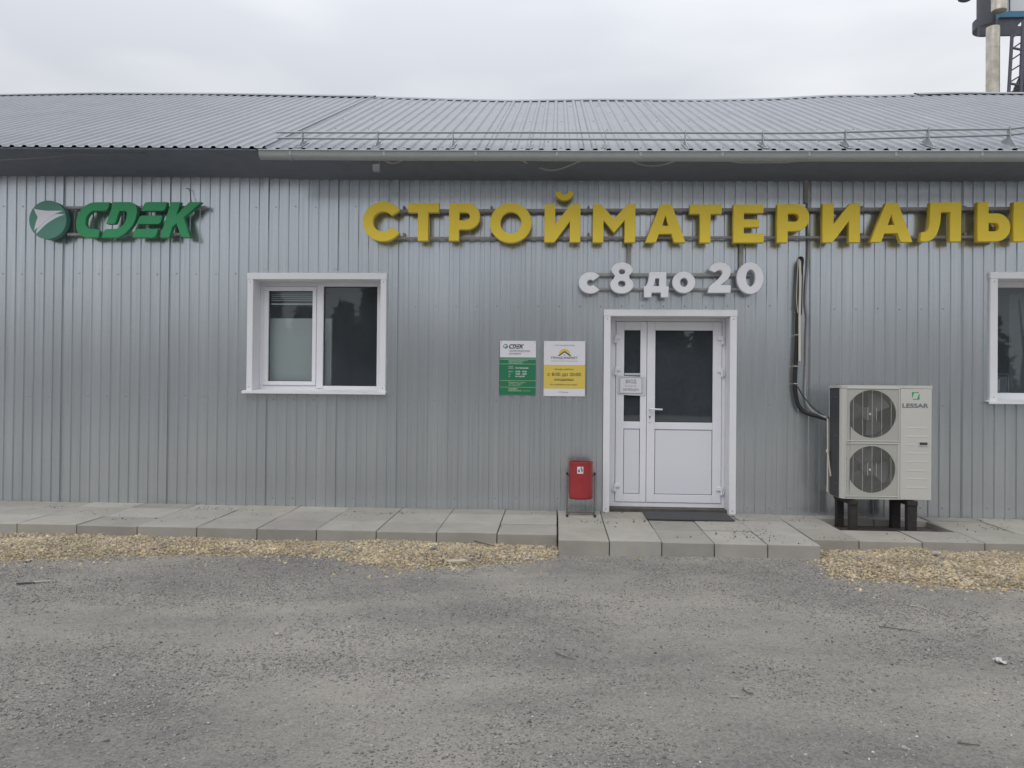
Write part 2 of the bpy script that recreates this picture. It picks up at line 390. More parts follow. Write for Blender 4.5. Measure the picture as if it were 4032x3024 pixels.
# ================================================================== ground
def ground_z(x, y):
    n = (vnoise(x*.9, y*1.3, 1)-.5)*.022+(vnoise(x*3.1, y*3.7, 2)-.5)*.010+(vnoise(x*9, y*9, 5)-.5)*.005
    return n*np.exp(-np.clip((np.abs(x)-10)/10, 0, None))*np.exp(-np.clip((-y-12)/6, 0, None))-.008
xs = np.concatenate([[-500, -200, -90, -45, -25, -15], np.arange(-10, 10.01, .06), [15, 25, 45, 90, 200, 500]])
ys = np.concatenate([[-500, -200, -90, -45, -25, -15, -11], np.arange(-9, 0.6, .06), [6, 12, 25, 45, 90, 200, 500]])
gx, gy = np.meshgrid(xs, ys, indexing='ij'); gz = ground_z(gx, gy)
V = np.stack([gx, gy, gz], -1).reshape(-1, 3); nx, ny = len(xs), len(ys)
ii, jj = np.meshgrid(np.arange(nx-1), np.arange(ny-1), indexing='ij'); a = (ii*ny+jj).ravel()
Fc = np.concatenate([np.stack([a, a+ny, a+ny+1], 1), np.stack([a, a+ny+1, a+1], 1)])
g = np_mesh('ground', V, Fc, 'yard'); g['kind'] = 'structure'
g.data.polygons.foreach_set('use_smooth', [True]*len(g.data.polygons))

# ================================================================== pavement
def pave(name, xj, yj, bottom, seed, skip=()):
    rg = random.Random(seed); mb = MB(); tones = []
    for i in range(len(xj)-1):
        for j in range(len(yj)-1):
            if (i, j) in skip: continue
            g_ = .004; x0, x1 = xj[i]+g_, xj[i+1]-g_; y0, y1 = yj[j+1]+g_, yj[j]-g_
            n0 = len(mb.f); dz = rg.uniform(-.004, .004); t1, t2 = rg.uniform(-.003, .003), rg.uniform(-.003, .003)
            k = len(mb.v); mb.box(x0, x1, y0, y1, bottom, 1.0, bev=.006)
            for q in range(k, len(mb.v)):
                x, y, z = mb.v[q]
                if z > .5: mb.v[q] = (x, y, zp(y)-(1.0-z)+dz+t1*(x-x0)/(x1-x0)+t2*(y-y0)/(y1-y0))
            tone = rg.uniform(.84, 1.08); tones += [(tone, tone*rg.uniform(.985, 1.0), tone*rg.uniform(.95, .995), 1)]*(len(mb.f)-n0)
    o = obj(name, mb, 'concrete', None, Vector((0, 0, 0)), fixn=False); o['kind'] = 'structure'
    at = o.data.attributes.new('tone', 'FLOAT_COLOR', 'FACE'); at.data.foreach_set('color', np.array(tones, dtype=np.float32).ravel())
    return o
LX = [G(x, 2085+(x-1000)*.0255, .133).x for x in (72, 302, 536, 768, 1003.5, 1237, 1473, 1712, 1953, 2194)]
s_ = LX[1]-LX[0]; LX = [LX[0]-s_*3, LX[0]-s_*2, LX[0]-s_]+LX
LROW = [.012, -.30, -.78, -1.25]
pave('pavement', LX, LROW, -.05, 3)
SX = [G(x, 2127+(x-2196)*.017, .127).x for x in (2197.5, 2400, 2606, 2812, 3021, 3228)]
pave('entrance_step', SX, [.012, -.37, -.9, -1.48], -.05, 5)
RX = [SX[-1]+.003, G(3380, 2127, .133).x, G(3638, 2136, .133).x, G(3900, 2146, .133).x]
s_ = RX[3]-RX[2]; RX += [RX[3]+k*s_ for k in range(1, 10)]
pave('pavement', RX, [.012, -.18, -.76, -1.25], -.05, 9, skip={(1, 1), (2, 1)})
# shallow soil pit left where slabs are missing under the air conditioner
pit = MB(); pit.add([(RX[1], -.74, .09), (RX[3], -.74, .09), (RX[3], -.18, .09), (RX[1], -.18, .09)], [(0, 1, 2, 3)])
pit_x1 = RX[3]
o = obj('soil', pit, 'dark_strip', None, Vector((0, 0, 0))); o['kind'] = 'structure'
# slab pieces filling the pit's right end
fl = MB(); xr = G(3740, 2088, .145).x
fl.box(xr, RX[3]-.003, -.75, -.185, 0, .149, bev=.006)
o = obj('pavement', fl, 'concrete', None, Vector((0, 0, 0))); o['kind'] = 'structure'
at = o.data.attributes.new('tone', 'FLOAT_COLOR', 'FACE'); at.data.foreach_set('color', np.full(len(o.data.polygons)*4, .95, dtype=np.float32))

# ================================================================== gravel strips (uncountable stones)
def inside(poly, x, y):
    c = np.zeros(len(x), bool); n = len(poly)
    for i in range(n):
        (x1, y1), (x2, y2) = poly[i], poly[(i+1) % n]
        if y1 == y2: continue
        c ^= ((y1 > y) != (y2 > y)) & (x < (x2-x1)*(y-y1)/(y2-y1)+x1)
    return c
def edge_dist(pts, x, y):
    d = np.full(len(x), 9.0)
    for (x1, y1), (x2, y2) in zip(pts[:-1], pts[1:]):
        t = np.clip(((x-x1)*(x2-x1)+(y-y1)*(y2-y1))/((x2-x1)**2+(y2-y1)**2), 0, 1)
        d = np.minimum(d, np.hypot(x-x1-t*(x2-x1), y-y1-t*(y2-y1)))
    return d
def gravel(front, back, hmax, seed, dens):
    poly = front+back[::-1]; px = [p[0] for p in poly]; py = [p[1] for p in poly]
    N = int(dens*(max(px)-min(px))*(max(py)-min(py)))
    x = rng.uniform(min(px)-.05, max(px), N); y = rng.uniform(min(py)-.4, max(py), N)
    ins = inside(poly, x, y); d = edge_dist(front, x, y)
    keep = (ins & (rng.uniform(0, 1, N) < np.clip(.25+d/.10, 0, 1))) | (~ins & (y < -1.0) & (rng.uniform(0, 1, N) < (.10*np.exp(-d/.20)+.35*np.exp(-d/.04))))
    x, y, d, ins = x[keep], y[keep], d[keep], ins[keep]; n = len(x)
    h = np.where(ins, hmax*(1-np.exp(-d/.16))*(.75+.5*vnoise(x*4, y*4, seed)), 0)
    size = np.clip(rng.lognormal(math.log(.0060), .5, n), .003, .026)
    z = ground_z(x, y)+h+size*.05+rng.uniform(-.005, .004, n)
    k = np.clip(rng.normal(1.0, .23, (n, 1))*(.82+.36*vnoise(x*5, y*6, seed+3)[:, None]), .35, 1.9); hue = rng.uniform(-1, 1, (n, 1))
    t = k*np.concatenate([1+.03*hue, 1-.02*hue, 1-.12*hue], 1)
    grey = rng.uniform(0, 1, n) < .10; t[grey] = t[grey].mean(1, keepdims=True)*np.array([.85, .98, 1.35])*.8
    pebbles('gravel', np.stack([x, y, z], 1), size, t, 'gravel', flat=.75, elong=1.35)['kind'] = 'stuff'
    # body of the heap under the loose top stones
    gxs = np.arange(min(px), max(px)+.03, .03); gys = np.arange(min(py), max(py)+.03, .03)
    X, Y = np.meshgrid(gxs, gys, indexing='ij'); xf, yf = X.ravel(), Y.ravel()
    ins = inside(poly, xf, yf); d = edge_dist(front, xf, yf)
    zz = np.where(ins, ground_z(xf, yf)+hmax*(1-np.exp(-d/.16))*(.75+.5*vnoise(xf*4, yf*4, seed))-.004, ground_z(xf, yf)-.03)
    V = np.stack([xf, yf, zz], 1); m_, n_ = len(gxs), len(gys)
    i2, j2 = np.meshgrid(np.arange(m_-1), np.arange(n_-1), indexing='ij'); a = (i2*n_+j2).ravel()
    o = np_mesh('gravel_bed', V, np.concatenate([np.stack([a, a+n_, a+n_+1], 1), np.stack([a, a+n_+1, a+1], 1)]), 'gravel_base'); o['kind'] = 'stuff'
gp = lambda l: [(G(a, b).x, G(a, b).y) for a, b in l]
fr = gp([(0, 2206), (249, 2197), (497, 2184), (845, 2178), (1100, 2186), (1294, 2190), (1441, 2224), (1588, 2236), (1823, 2230), (1999, 2212), (2196, 2192)])
fr = [(fr[0][0]-1.2, fr[0][1])]+fr
gravel(fr, [(fr[0][0], -1.245), (fr[-1][0], -1.245)], .045, 11, 15000)
fr = gp([(3232, 2196), (3225, 2215), (3258, 2264), (3394, 2282), (3484, 2280), (3665, 2305), (3846, 2318), (4032, 2318)])
fr += [(fr[-1][0]+2.6, fr[-1][1]+.1)]
gravel(fr, [(SX[-1]+.01, -1.245), (fr[-1][0], -1.245)], .060, 12, 13000)

# loose grit over the yard
N = 90000
dist = rng.uniform(0, 1, N)**1.35
y = -1.45-dist*4.6; x = rng.uniform(-1, 1, N)*(1.0+(y-CAMY)*.78)-.5+(y-CAMY)*0.0
x = rng.uniform(-6.6, 5.8, N)
dens = vnoise(x*1.3, y*2.0, 21)*.6+vnoise(x*3.7, y*5, 22)*.4
keep = (rng.uniform(0, 1, N) < np.clip((dens-.30)*2.6, .06, 1)) & ~((y > -1.50) & (x > SX[0]-.02) & (x < SX[-1]+.02))
x, y = x[keep], y[keep]; n = len(x)
size = np.clip(rng.lognormal(math.log(.0032), .42, n), .0015, .010)
k = np.clip(rng.normal(.72, .25, (n, 1)), .25, 1.5); t = k*np.array([[1, .99, .98]])+rng.normal(0, .02, (n, 3)); t = np.clip(t, .1, 2)
pale = rng.uniform(0, 1, n) < .02; t[pale] = t[pale]*1.7+.3
pebbles('loose_grit', np.stack([x, y, ground_z(x, y)+size*.15], 1), size, t, 'grit', flat=.7)['kind'] = 'stuff'

N = 330000
y = -1.45-rng.uniform(0, 1, N)**1.2*4.6; x = rng.uniform(-6.8, 6.0, N)
keep = np.abs(x+.45) < .95*(y-CAMY)*.72+1.2
x, y = x[keep], y[keep]
dens = vnoise(x*.9, y*1.6, 61)*.5+vnoise(x*2.6, y*3.6, 62)*.3+vnoise(x*7, y*9, 63)*.2
keep = (rng.uniform(0, 1, len(x)) < np.clip((dens-.42)*3.4, .05, 1)) & ~((y > -1.50) & (x > SX[0]-.02) & (x < SX[-1]+.02))
x, y = x[keep], y[keep]; n = len(x); size = np.clip(rng.lognormal(math.log(.0042), .38, n), .002, .010)
k = np.clip(rng.normal(.78, .22, (n, 1)), .3, 1.4); t = k*np.array([[1, .99, .985]])*np.ones((n, 3))
specks('loose_grit', np.stack([x, y, ground_z(x, y)+size*.25], 1), size, t, 'grit')['kind'] = 'stuff'
# dirt and grit swept onto the slabs
N = 26000
x = rng.uniform(-6.8, 5.6, N); y = -rng.uniform(.02, 1.46, N)
dens = vnoise(x*1.6, y*3.5, 71)*.6+vnoise(x*6, y*11, 72)*.4
jn = np.minimum(np.abs(y+.78), np.minimum(np.abs(y+.30), np.abs(y+1.2)))
keep = (rng.uniform(0, 1, N) < np.clip((dens-.56)*3.5, .012, 1)*(.35+.65*np.exp(-jn/.10))) & ((y > -1.235) | ((x > SX[0]) & (x < SX[-1]))) & ~((x > RX[1]) & (x < RX[3]) & (y > -.76) & (y < -.16))
x, y = x[keep], y[keep]; n = len(x); size = np.clip(rng.lognormal(math.log(.0042), .4, n), .002, .012)
k = np.clip(rng.normal(.42, .18, (n, 1)), .15, 1.2)
specks('dirt_specks', np.stack([x, y, .163+.024*np.minimum(0, y)+.003], 1), size, k*np.ones((n, 3)), 'grit')['kind'] = 'stuff'

# ================================================================== building
BX0, BX1, BD = -11.5, 10.5, 8.0
bld = thing('storefront_building', 'long single storey building clad in grey corrugated metal under a ribbed grey metal roof', 'building', (0, 0, 0))
EY = -.70
# ---- openings (X0, X1, Z0, Z1)
c6 = lambda a, b, Y: P(900+a/2.86, 1020+b/2.86, Y)
c8 = lambda a, b, Y: P(2200+a/1.746, 1150+b/1.746, Y)
cR = lambda a, b, Y: P(3700+a/1.383, 1000+b/1.383, Y)
YC = -.03
W1 = dict(x0=c6(206, 800, YC).x, x1=c6(1772, 800, YC).x, zt=c6(1000, 156, YC).z, zb=c6(1000, 1497, YC).z, s=.066, h=.072)
W2 = dict(x0=cR(276, 450, YC).x, zt=cR(380, 98, YC).z, zb=cR(380, 806, YC).z, s=.078, h=.072); W2['x1'] = W2['x0']+1.56
DR = dict(x0=c8(307, 800, YC).x, x1=c8(1222, 800, YC).x, zt=c8(770, 121, YC).z, s=.073, h=.072)
ops = [(W1['x0']+.02, W1['x1']-.02, W1['zb']-.02, W1['zt']-.02), (W2['x0']+.02, W2['x1']-.02, W2['zb']-.02, W2['zt']-.02), (DR['x0']+.02, DR['x1']-.02, .10, DR['zt']-.02)]
# ---- wall: trapezoid ribs, pitch 115 mm
PX = .115; RIB = [(0, 0), (.0615, 0), (.0660, .0135), (.1095, .0135)]
pts = []
n0 = math.floor(BX0/PX)
for k in range(n0, math.ceil(BX1/PX)):
    for dx, dy in RIB: pts.append((k*PX+dx, dy))
prof_x = np.array([p[0] for p in pts]); prof_y = np.array([p[1] for p in pts])
yprof = lambda x: np.interp(x, prof_x, prof_y)
xs = sorted(set([round(p[0], 5) for p in pts]+[round(v, 5) for o in ops for v in o[:2]]))
zs = sorted(set([round(v, 4) for v in np.linspace(.06, 4.20, 24)]+[round(v, 4) for o in ops for v in o[2:]]))
X = np.array(xs); Z = np.array(zs)
rowq = np.floor(X/(PX*10))
wb = MB()
for xi, x in enumerate(xs):
    for z in zs:
        wv = (vnoise(np.array([x*1.7+rowq[xi]*3.3]), np.array([z*.9]), 31)[0]-.5)*.006+(vnoise(np.array([math.floor(x/PX+.001)*1.0]), np.array([z*.7]), 33)[0]-.5)*.004
        wb.v.append((x, float(yprof(x))+wv, z))
nz_ = len(zs)
for i in range(len(xs)-1):
    xm = (xs[i]+xs[i+1])/2
    for j in range(nz_-1):
        zm = (zs[j]+zs[j+1])/2
        if any(o[0] < xm < o[1] and o[2] < zm < o[3] for o in ops): continue
        a = i*nz_+j; wb.f.append((a, a+nz_, a+nz_+1, a+1)); wb.mi.append(0); wb.sm.append(False)
# screws and sheet laps belong to the cladding
def screw_row(py, px0, px1, every=2):
    a, b = P(px0, py).x, P(px1, py).x; k = math.ceil(a/PX)
    while k*PX+.03 < b:
        xx = k*PX+.03; zz = P(2016+ (xx-P(2016, py).x)*354, py).z+random.uniform(-.008, .008)
        if not any(o[0]-.05 < xx < o[1]+.05 and o[2]-.05 < zz < o[3]+.05 for o in ops): wb.dome((xx, -.002, zz), .0075, mi=1)
        k += every
for py, a, b in ((1077, 0, 930), (1559, 0, 930), (815, 960, 1450), (1572, 960, 1620), (1960, 960, 2300), (1207, 1590, 3100), (1576, 1590, 2350), (1216, 3100, 3880), (1596, 2930, 3880), (2000, 2930, 4030), (815, 0, 130)):
    screw_row(py, a, b)
obj('wall', wb, ['galvanised', 'screw'], bld, fixn=False)
for px in (230, 632, 1020, 1310, 1548, 3190, 3800):
    k = round(P(px, 1300).x/PX); x = k*PX+.058
    if any(o[0]-.03 < x < o[1]+.03 for o in ops):
        o = [o for o in ops if o[0]-.03 < x < o[1]+.03][0]; segs = [(.06, o[2]-.06), (o[3]+.06, 4.1)]
    else: segs = [(.06, 4.1)]
    for a, b in segs:
        if b > a: lap = MB(); lap.box(x-.050, x+.001, -.008, -.0035, a, b); lap.box(x+.0012, x+.0034, -.0022, -.0008, a, b, 1); obj('sheet_lap', lap, ['galvanised', 'screw'], bld)
# ---- closed shell behind: side and rear walls, floor, ceiling, partition
sh = MB()
sh.box(BX0, BX1, BD-.1, BD, 0, 4.2); sh.box(BX0, BX0+.1, .1, BD-.1, 0, 4.2); sh.box(BX1-.1, BX1, .1, BD-.1, 0, 4.2)
sh.box(BX0+.1, BX1-.1, .26, BD-.1, .05, .15); sh.box(BX0+.1, BX1-.1, .06, BD-.1, 3.0, 3.1)
for x in (-.6, 3.3): sh.box(x, x+.1, .26, BD-.1, .15, 3.0)
sh.box(BX0+.1, BX1-.1, 3.5, 3.6, .15, 3.0)
obj('inner_wall', sh, 'interior_paint', bld)

# ---- roof
RL = 4.0
def interp(pts):
    a = np.array(pts, float); return lambda x: np.interp(x, a[:, 0], a[:, 1])
def line_at(pts, Y):
    q = [P(a, b, Y) for a, b in pts]; return interp([(p.x, p.z) for p in q])
eL = line_at([(0, 577), (1000, 583), (1300, 585)], EY)
eR = line_at([(900, 588.5), (1027, 589), (2000, 592.5), (3000, 593), (4032, 592)], EY)
ridL = line_at([(0, 377), (400, 370.5), (900, 373.5), (1480, 383.5), (1700, 386)], RL)
ridR = line_at([(1300, 384), (1480, 384), (1740, 392), (2000, 398.5), (2350, 393.5), (2780, 396.5), (3032, 391), (3276, 378), (3440, 379), (3660, 374.5), (3755, 371.5), (4032, 373.5)], RL)
PR = .1375; RR = [(0, 0), (.076, 0), (.092, .021), (.122, .021)]
XS = P(1022, 585, EY).x; XS2 = P(1478, 385, RL).x; XSEAM = (XS+XS2)/2
def roof(name, xa, xb, ef, rf, lift, screws):
    mb = MB(); px = []
    for k in range(math.floor(xa/PR), math.ceil(xb/PR)+1):
        for dx, dz in RR:
            x = k*PR+dx
            if xa <= x <= xb: px.append((x, dz))
    nr = 14
    for x, dz in px:
        for j in range(nr+1):
            t = j/nr; z = ef(x)*(1-t)+rf(x)*t+dz+lift+(vnoise(np.array([x*.8]), np.array([t*3.0]), 41)[0]-.5)*.014*(0 < j < nr)
            mb.v.append((x, EY+(RL-EY)*t, z))
    for i in range(len(px)-1):
        for j in range(nr):
            a = i*(nr+1)+j; mb.f.append((a, a+nr+1, a+nr+2, a+1)); mb.mi.append(0); mb.sm.append(False)
    # far slope
    fq = np.linspace(xa, xb, 40)
    for x in fq: mb.v += [(x, RL, rf(x)+lift), (x, BD+.7, ef(x)+lift)]
    k0 = len(mb.v)-80
    for i in range(39): mb.f.append((k0+2*i, k0+2*i+2, k0+2*i+3, k0+2*i+1)); mb.mi.append(0); mb.sm.append(False)
    if screws:
        for k in range(math.ceil(xa/PR), math.floor(xb/PR)):
            for q, t in enumerate((.03, .115, .30, .46, .64, .82)):
                if (k+q) % 3: continue
                x = k*PR+.038+random.uniform(-.01, .01)
                mb.dome((x, EY+(RL-EY)*t, ef(x)*(1-t)+rf(x)*t+lift), .011, (0, -.4, .9), mi=1, n=6)
        for x in [XSEAM+1.1*q for q in range(1, 10)]:
            if random.random() < .75:   # sheet overlaps
                x = round(x/PR)*PR+.004
                for j in range(10):
                    t0, t1 = j/10, (j+1)/10
                    mb.add([(x, EY+(RL-EY)*t0, ef(x)*(1-t0)+rf(x)*t0+lift+.004), (x+.07, EY+(RL-EY)*t0, ef(x)*(1-t0)+rf(x)*t0+lift+.004), (x+.07, EY+(RL-EY)*t1, ef(x)*(1-t1)+rf(x)*t1+lift+.010), (x, EY+(RL-EY)*t1, ef(x)*(1-t1)+rf(x)*t1+lift+.010)], [(0, 1, 2, 3)])
    return obj(name, mb, ['roofing', 'roof_screw'], bld, fixn=False)
rl = roof('roof', BX0-.3, XSEAM+.02, eL, ridL, 0, False)
rr_ = roof('roof', XSEAM-.10, BX1+.3, eR, ridR, .0, True)
def ridge(xa, xb, rf, par, lift):
    mb = MB(); q = np.arange(xa, xb, .25).tolist()+[xb]; k = len(mb.v)
    for x in q:
        z = rf(x)+lift
        mb.v += [(x, RL-.17, z-.055), (x, RL-.17, z-.066), (x, RL, z+.03), (x, RL+.17, z-.055), (x, RL+.17, z-.066), (x, RL, z+.018)]
    for i in range(len(q)-1):
        a = i*6; b = a+6
        for u, v in ((1, 0), (0, 2), (2, 3), (3, 4)):
            mb.f.append((a+u, b+u, b+v, a+v)); mb.mi.append(0); mb.sm.append(False)
    return obj('ridge_cap', mb, 'roofing', par, fixn=True)
ridge(BX0-.3, P(1480, 383, RL).x, ridL, rl, .005); ridge(P(1484, 384, RL).x, P(3620, 374, RL).x, ridR, rr_, -.006); ridge(P(3600, 374, RL).x, BX1+.3, ridR, rr_, .012)
# flat verge strip where the two roof levels meet
vg = MB()
for j in range(14):
    t0, t1 = j/14, (j+1)/14; y0, y1 = EY+(RL-EY)*t0, EY+(RL-EY)*t1; z0, z1 = eL(XSEAM)*(1-t0)+ridL(XSEAM)*t0, eL(XSEAM)*(1-t1)+ridL(XSEAM)*t1
    vg.add([(XSEAM-.02, y0, z0+.027), (XSEAM+.018, y0, z0+.027), (XSEAM+.018, y1, z1+.027), (XSEAM-.02, y1, z1+.027), (XSEAM+.02, y0, z0-.004), (XSEAM+.02, y1, z1-.004)], [(0, 1, 2, 3), (1, 4, 5, 2)])
obj('verge_trim', vg, 'roofing', rl)
# dark sheet added below the eave to deepen the shade band there
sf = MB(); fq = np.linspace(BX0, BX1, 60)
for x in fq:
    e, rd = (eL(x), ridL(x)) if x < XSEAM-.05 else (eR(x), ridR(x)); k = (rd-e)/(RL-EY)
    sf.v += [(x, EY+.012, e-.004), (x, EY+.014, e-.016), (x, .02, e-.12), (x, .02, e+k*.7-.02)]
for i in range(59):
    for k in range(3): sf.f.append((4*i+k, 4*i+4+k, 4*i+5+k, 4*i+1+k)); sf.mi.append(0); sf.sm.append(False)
obj('shade_soffit', sf, 'shade_soffit_dark', bld)

# ---- gutter
gx0 = P(1027, 600, -.79).x; gq = [(1027, 588), (1500, 591), (2300, 592), (3200, 592), (4032, 592)]
gt = interp([(P(a, b, -.85).x, P(a, b, -.85).z) for a, b in gq])
gm = MB(); q = np.arange(gx0, BX1+.3, .4).tolist()
gprof = [(-.725, -.004), (-.731, -.052), (-.75, -.078), (-.79, -.090), (-.832, -.078), (-.850, -.050), (-.853, -.004), (-.861, 0), (-.863, -.008), (-.857, -.012)]
for x in q: gm.v += [(x, py_, gt(x)+pz_-(.004 if x > 0 else 0)) for py_, pz_ in gprof]
m_ = len(gprof)
for i in range(len(q)-1):
    for k in range(m_-1): gm.f.append((i*m_+k, (i+1)*m_+k, (i+1)*m_+k+1, i*m_+k+1)); gm.mi.append(0); gm.sm.append(True)
gm.f.append(tuple(range(m_-3))); gm.mi.append(0); gm.sm.append(False)
gut = obj('gutter', gm, 'gutter_paint', bld)
for px in (1142, 1511, 1873, 2193, 2522, 2845, 3187, 3528, 3868):
    x = P(px, 605, -.85).x; jm = MB(); v0 = []
    for dx in (-.011, .011): v0 += [(x+dx, y-.003 if y < -.79 else y+.003, gt(x)+z-.005) for y, z in gprof[:7]]
    jm.add(v0, [(k, k+1, k+8, k+7) for k in range(6)])
    obj('gutter_joint', jm, 'gutter_paint', gut)

# ---- snow guard on the roof
GY = -.47
ru = [(1090, 521), (1488, 522), (2000, 521.5), (2698, 522.5), (3032, 524), (3276, 522), (3328, 520), (3653, 511), (3970, 508), (4032, 501), (4400, 470)]
rlw = [(1093, 544), (1488, 546.5), (2000, 547), (2698, 549.5), (3032, 550), (3276, 549.5), (3328, 548), (3653, 539.5), (3970, 531.5), (4032, 524.5), (4400, 496)]
sg = thing('snow_guard', 'twin tube grey snow guard rail standing along the lower edge of the roof', 'snow guard', P(2500, 570, GY))
for nm, l in (('rail', ru), ('rail', rlw)):
    mb = MB(); mb.tube([P(a, b, GY) for a, b in l], .0125, 8); obj(nm, mb, 'guard_paint', sg)
for px in (1192, 1488, 1784, 2088, 2384, 2698, 3003, 3328, 3653.6, 3972):
    zu = float(interp([(P(a, b, GY).x, P(a, b, GY).z) for a, b in ru])(P(px, 520, GY).x)); x = P(px, 521, GY).x
    t = lambda Y: float(eR(x)*(1-(Y-EY)/(RL-EY))+ridR(x)*(Y-EY)/(RL-EY))+.004
    mb = MB(); pr = [(-.60, t(-.60)+.002), (-.60, t(-.60)+.025), (-.505, zu-.10), (-.495, zu+.016), (-.447, zu+.016), (-.437, zu-.085), (-.34, t(-.34)+.03), (-.34, t(-.34)+.002)]
    mb.prism(pr, x-.004, x+.004, 'x')
    mb.add([(x-.02, -.62, t(-.62)+.003), (x+.028, -.62, t(-.62)+.003), (x+.028, -.32, t(-.32)+.003), (x-.02, -.32, t(-.32)+.003), (x-.02, -.62, t(-.62)+.009), (x+.028, -.62, t(-.62)+.009), (x+.028, -.32, t(-.32)+.009), (x-.02, -.32, t(-.32)+.009)], [(0, 1, 2, 3), (4, 5, 6, 7), (0, 1, 5, 4), (1, 2, 6, 5), (2, 3, 7, 6), (3, 0, 4, 7)])
    obj('bracket', mb, 'guard_paint', sg)

# ---- windows and door joinery
def ring(mb, X0, X1, Z0, Z1, x0, x1, z0, z1, y0, y1, bev=.004):
    mb.box(X0, X1, y0, y1, z1, Z1, bev=bev); mb.box(X0, X1, y0, y1, Z0, z0, bev=bev)
    mb.box(X0, x0, y0+.0004, y1, z0, z1, bev=bev); mb.box(x1, X1, y0+.0004, y1, z0, z1, bev=bev)
YF = .19
def casing(par, o, sill=True, zb=None):
    x0, x1, zt, s, h = o['x0'], o['x1'], o['zt'], o['s'], o['h']; zb = zb if zb is not None else o['zb']
    mb = MB()
    mb.box(x0-.004, x1+.004, YC-.004, .004, zt-h, zt, bev=.004)
    mb.box(x0, x0+s, YC, .004, zb, zt-h, bev=.004); mb.box(x1-s, x1, YC, .004, zb, zt-h, bev=.004)
    for xx in (x0+s/2, x1-s/2):
        for zz in (zt-h-.03, zb+.05): mb.dome((xx, YC-.001, zz), .006, mi=1)
    obj('casing', mb, ['white_flashing', 'screw'], par)
    mb = MB()
    mb.box(x0+s-.012, x0+s, .004, YF+.07, zb, zt-h+.012); mb.box(x1-s, x1-s+.012, .004, YF+.07, zb, zt-h+.012)
    mb.box(x0+s, x1-s, .004, YF+.07, zt-h, zt-h+.012)
    obj('reveal', mb, 'white_flashing', par)
    if sill:
        mb = MB(); mb.prism([(YF, zb+.035), (YC-.045, zb+.004), (YC-.045, zb-.022), (YC-.037, zb-.022), (YC-.037, zb-.004), (YF, zb+.022)], x0-.035, x1+.012, 'x')
        obj('sill', mb, 'white_flashing', par)
    return x0+s, x1-s, zb+(.03 if sill else 0), zt-h
# left window: one sash with a bead, one fixed pane
w1 = thing('window', None, None, ((W1['x0']+W1['x1'])/2, 0, W1['zb'])); w1.parent = bld
a0, a1, b0, b1 = casing(w1, W1)
q = lambda x, y: c6(x, y, YF)
gl = (q(450, 850).x, q(945, 850).x, q(700, 1376).z, q(700, 360).z); gr2 = (q(1068, 850).x, q(1670, 850).x, q(1350, 1430).z, q(1350, 311).z)
so = (q(396, 850).x, q(992, 850).x, q(700, 1424).z, q(700, 309).z)
mu = (q(993, 850).x, q(1060, 850).x)
fb = MB(); X1i = min(a1, gr2[1]+.055)
fb.box(a0, a1, YF, YF+.065, so[3], b1, bev=.004); fb.box(a0, a1, YF, YF+.065, b0, gr2[2], bev=.004)
fb.box(a0, so[0], YF+.0005, YF+.065, gr2[2], so[3], bev=.004); fb.box(gr2[1], a1, YF+.0005, YF+.065, gr2[2], so[3], bev=.004)
fb.box(mu[0], gr2[0], YF-.012, YF+.065, b0+.012, b1-.025, bev=.006)
obj('frame', fb, 'white_pvc', w1)
sb = MB(); ring(sb, so[0]+.003, so[1]-.003, gr2[2]+.003, so[3]-.003, gl[0], gl[1], gl[2], gl[3], YF-.014, YF+.05)
sash = obj('sash', sb, 'white_pvc', w1)
for nm, par, g4 in (('pane', sash, gl), ('pane', w1, gr2)):
    mb = MB(); mb.add([(g4[0]-.004, YF+.03, g4[2]-.004), (g4[1]+.004, YF+.03, g4[2]-.004), (g4[1]+.004, YF+.03, g4[3]+.004), (g4[0]-.004, YF+.03, g4[3]+.004)], [(0, 1, 2, 3)])
    obj(nm, mb, 'window_glass', par)
    gk = MB(); ring(gk, g4[0]-.001, g4[1]+.001, g4[2]-.001, g4[3]+.001, g4[0]+.005, g4[1]-.005, g4[2]+.005, g4[3]-.005, YF+.012, YF+.03, bev=0)
    obj('gasket', gk, 'ac_dark', par)
# right window, cut by the picture's edge
w2 = thing('window', None, None, ((W2['x0']+W2['x1'])/2, 0, W2['zb'])); w2.parent = bld
a0, a1, b0, b1 = casing(w2, W2)
zt2, zb2 = cR(380, 182, YF).z, cR(380, 757, YF).z
fb = MB(); ring(fb, a0, a1, b0, b1, a0+.06, a1-.06, zb2, zt2, YF, YF+.065); xm = (a0+a1)/2+.08; fb.box(xm-.035, xm+.035, YF-.012, YF+.065, zb2, zt2, bev=.005)
obj('frame', fb, 'white_pvc', w2)
for u, v in ((a0+.06, xm-.035), (xm+.035, a1-.06)):
    mb = MB(); mb.add([(u-.003, YF+.03, zb2-.003), (v+.003, YF+.03, zb2-.003), (v+.003, YF+.03, zt2+.003), (u-.003, YF+.03, zt2+.003)], [(0, 1, 2, 3)]); obj('pane', mb, 'window_glass', w2)
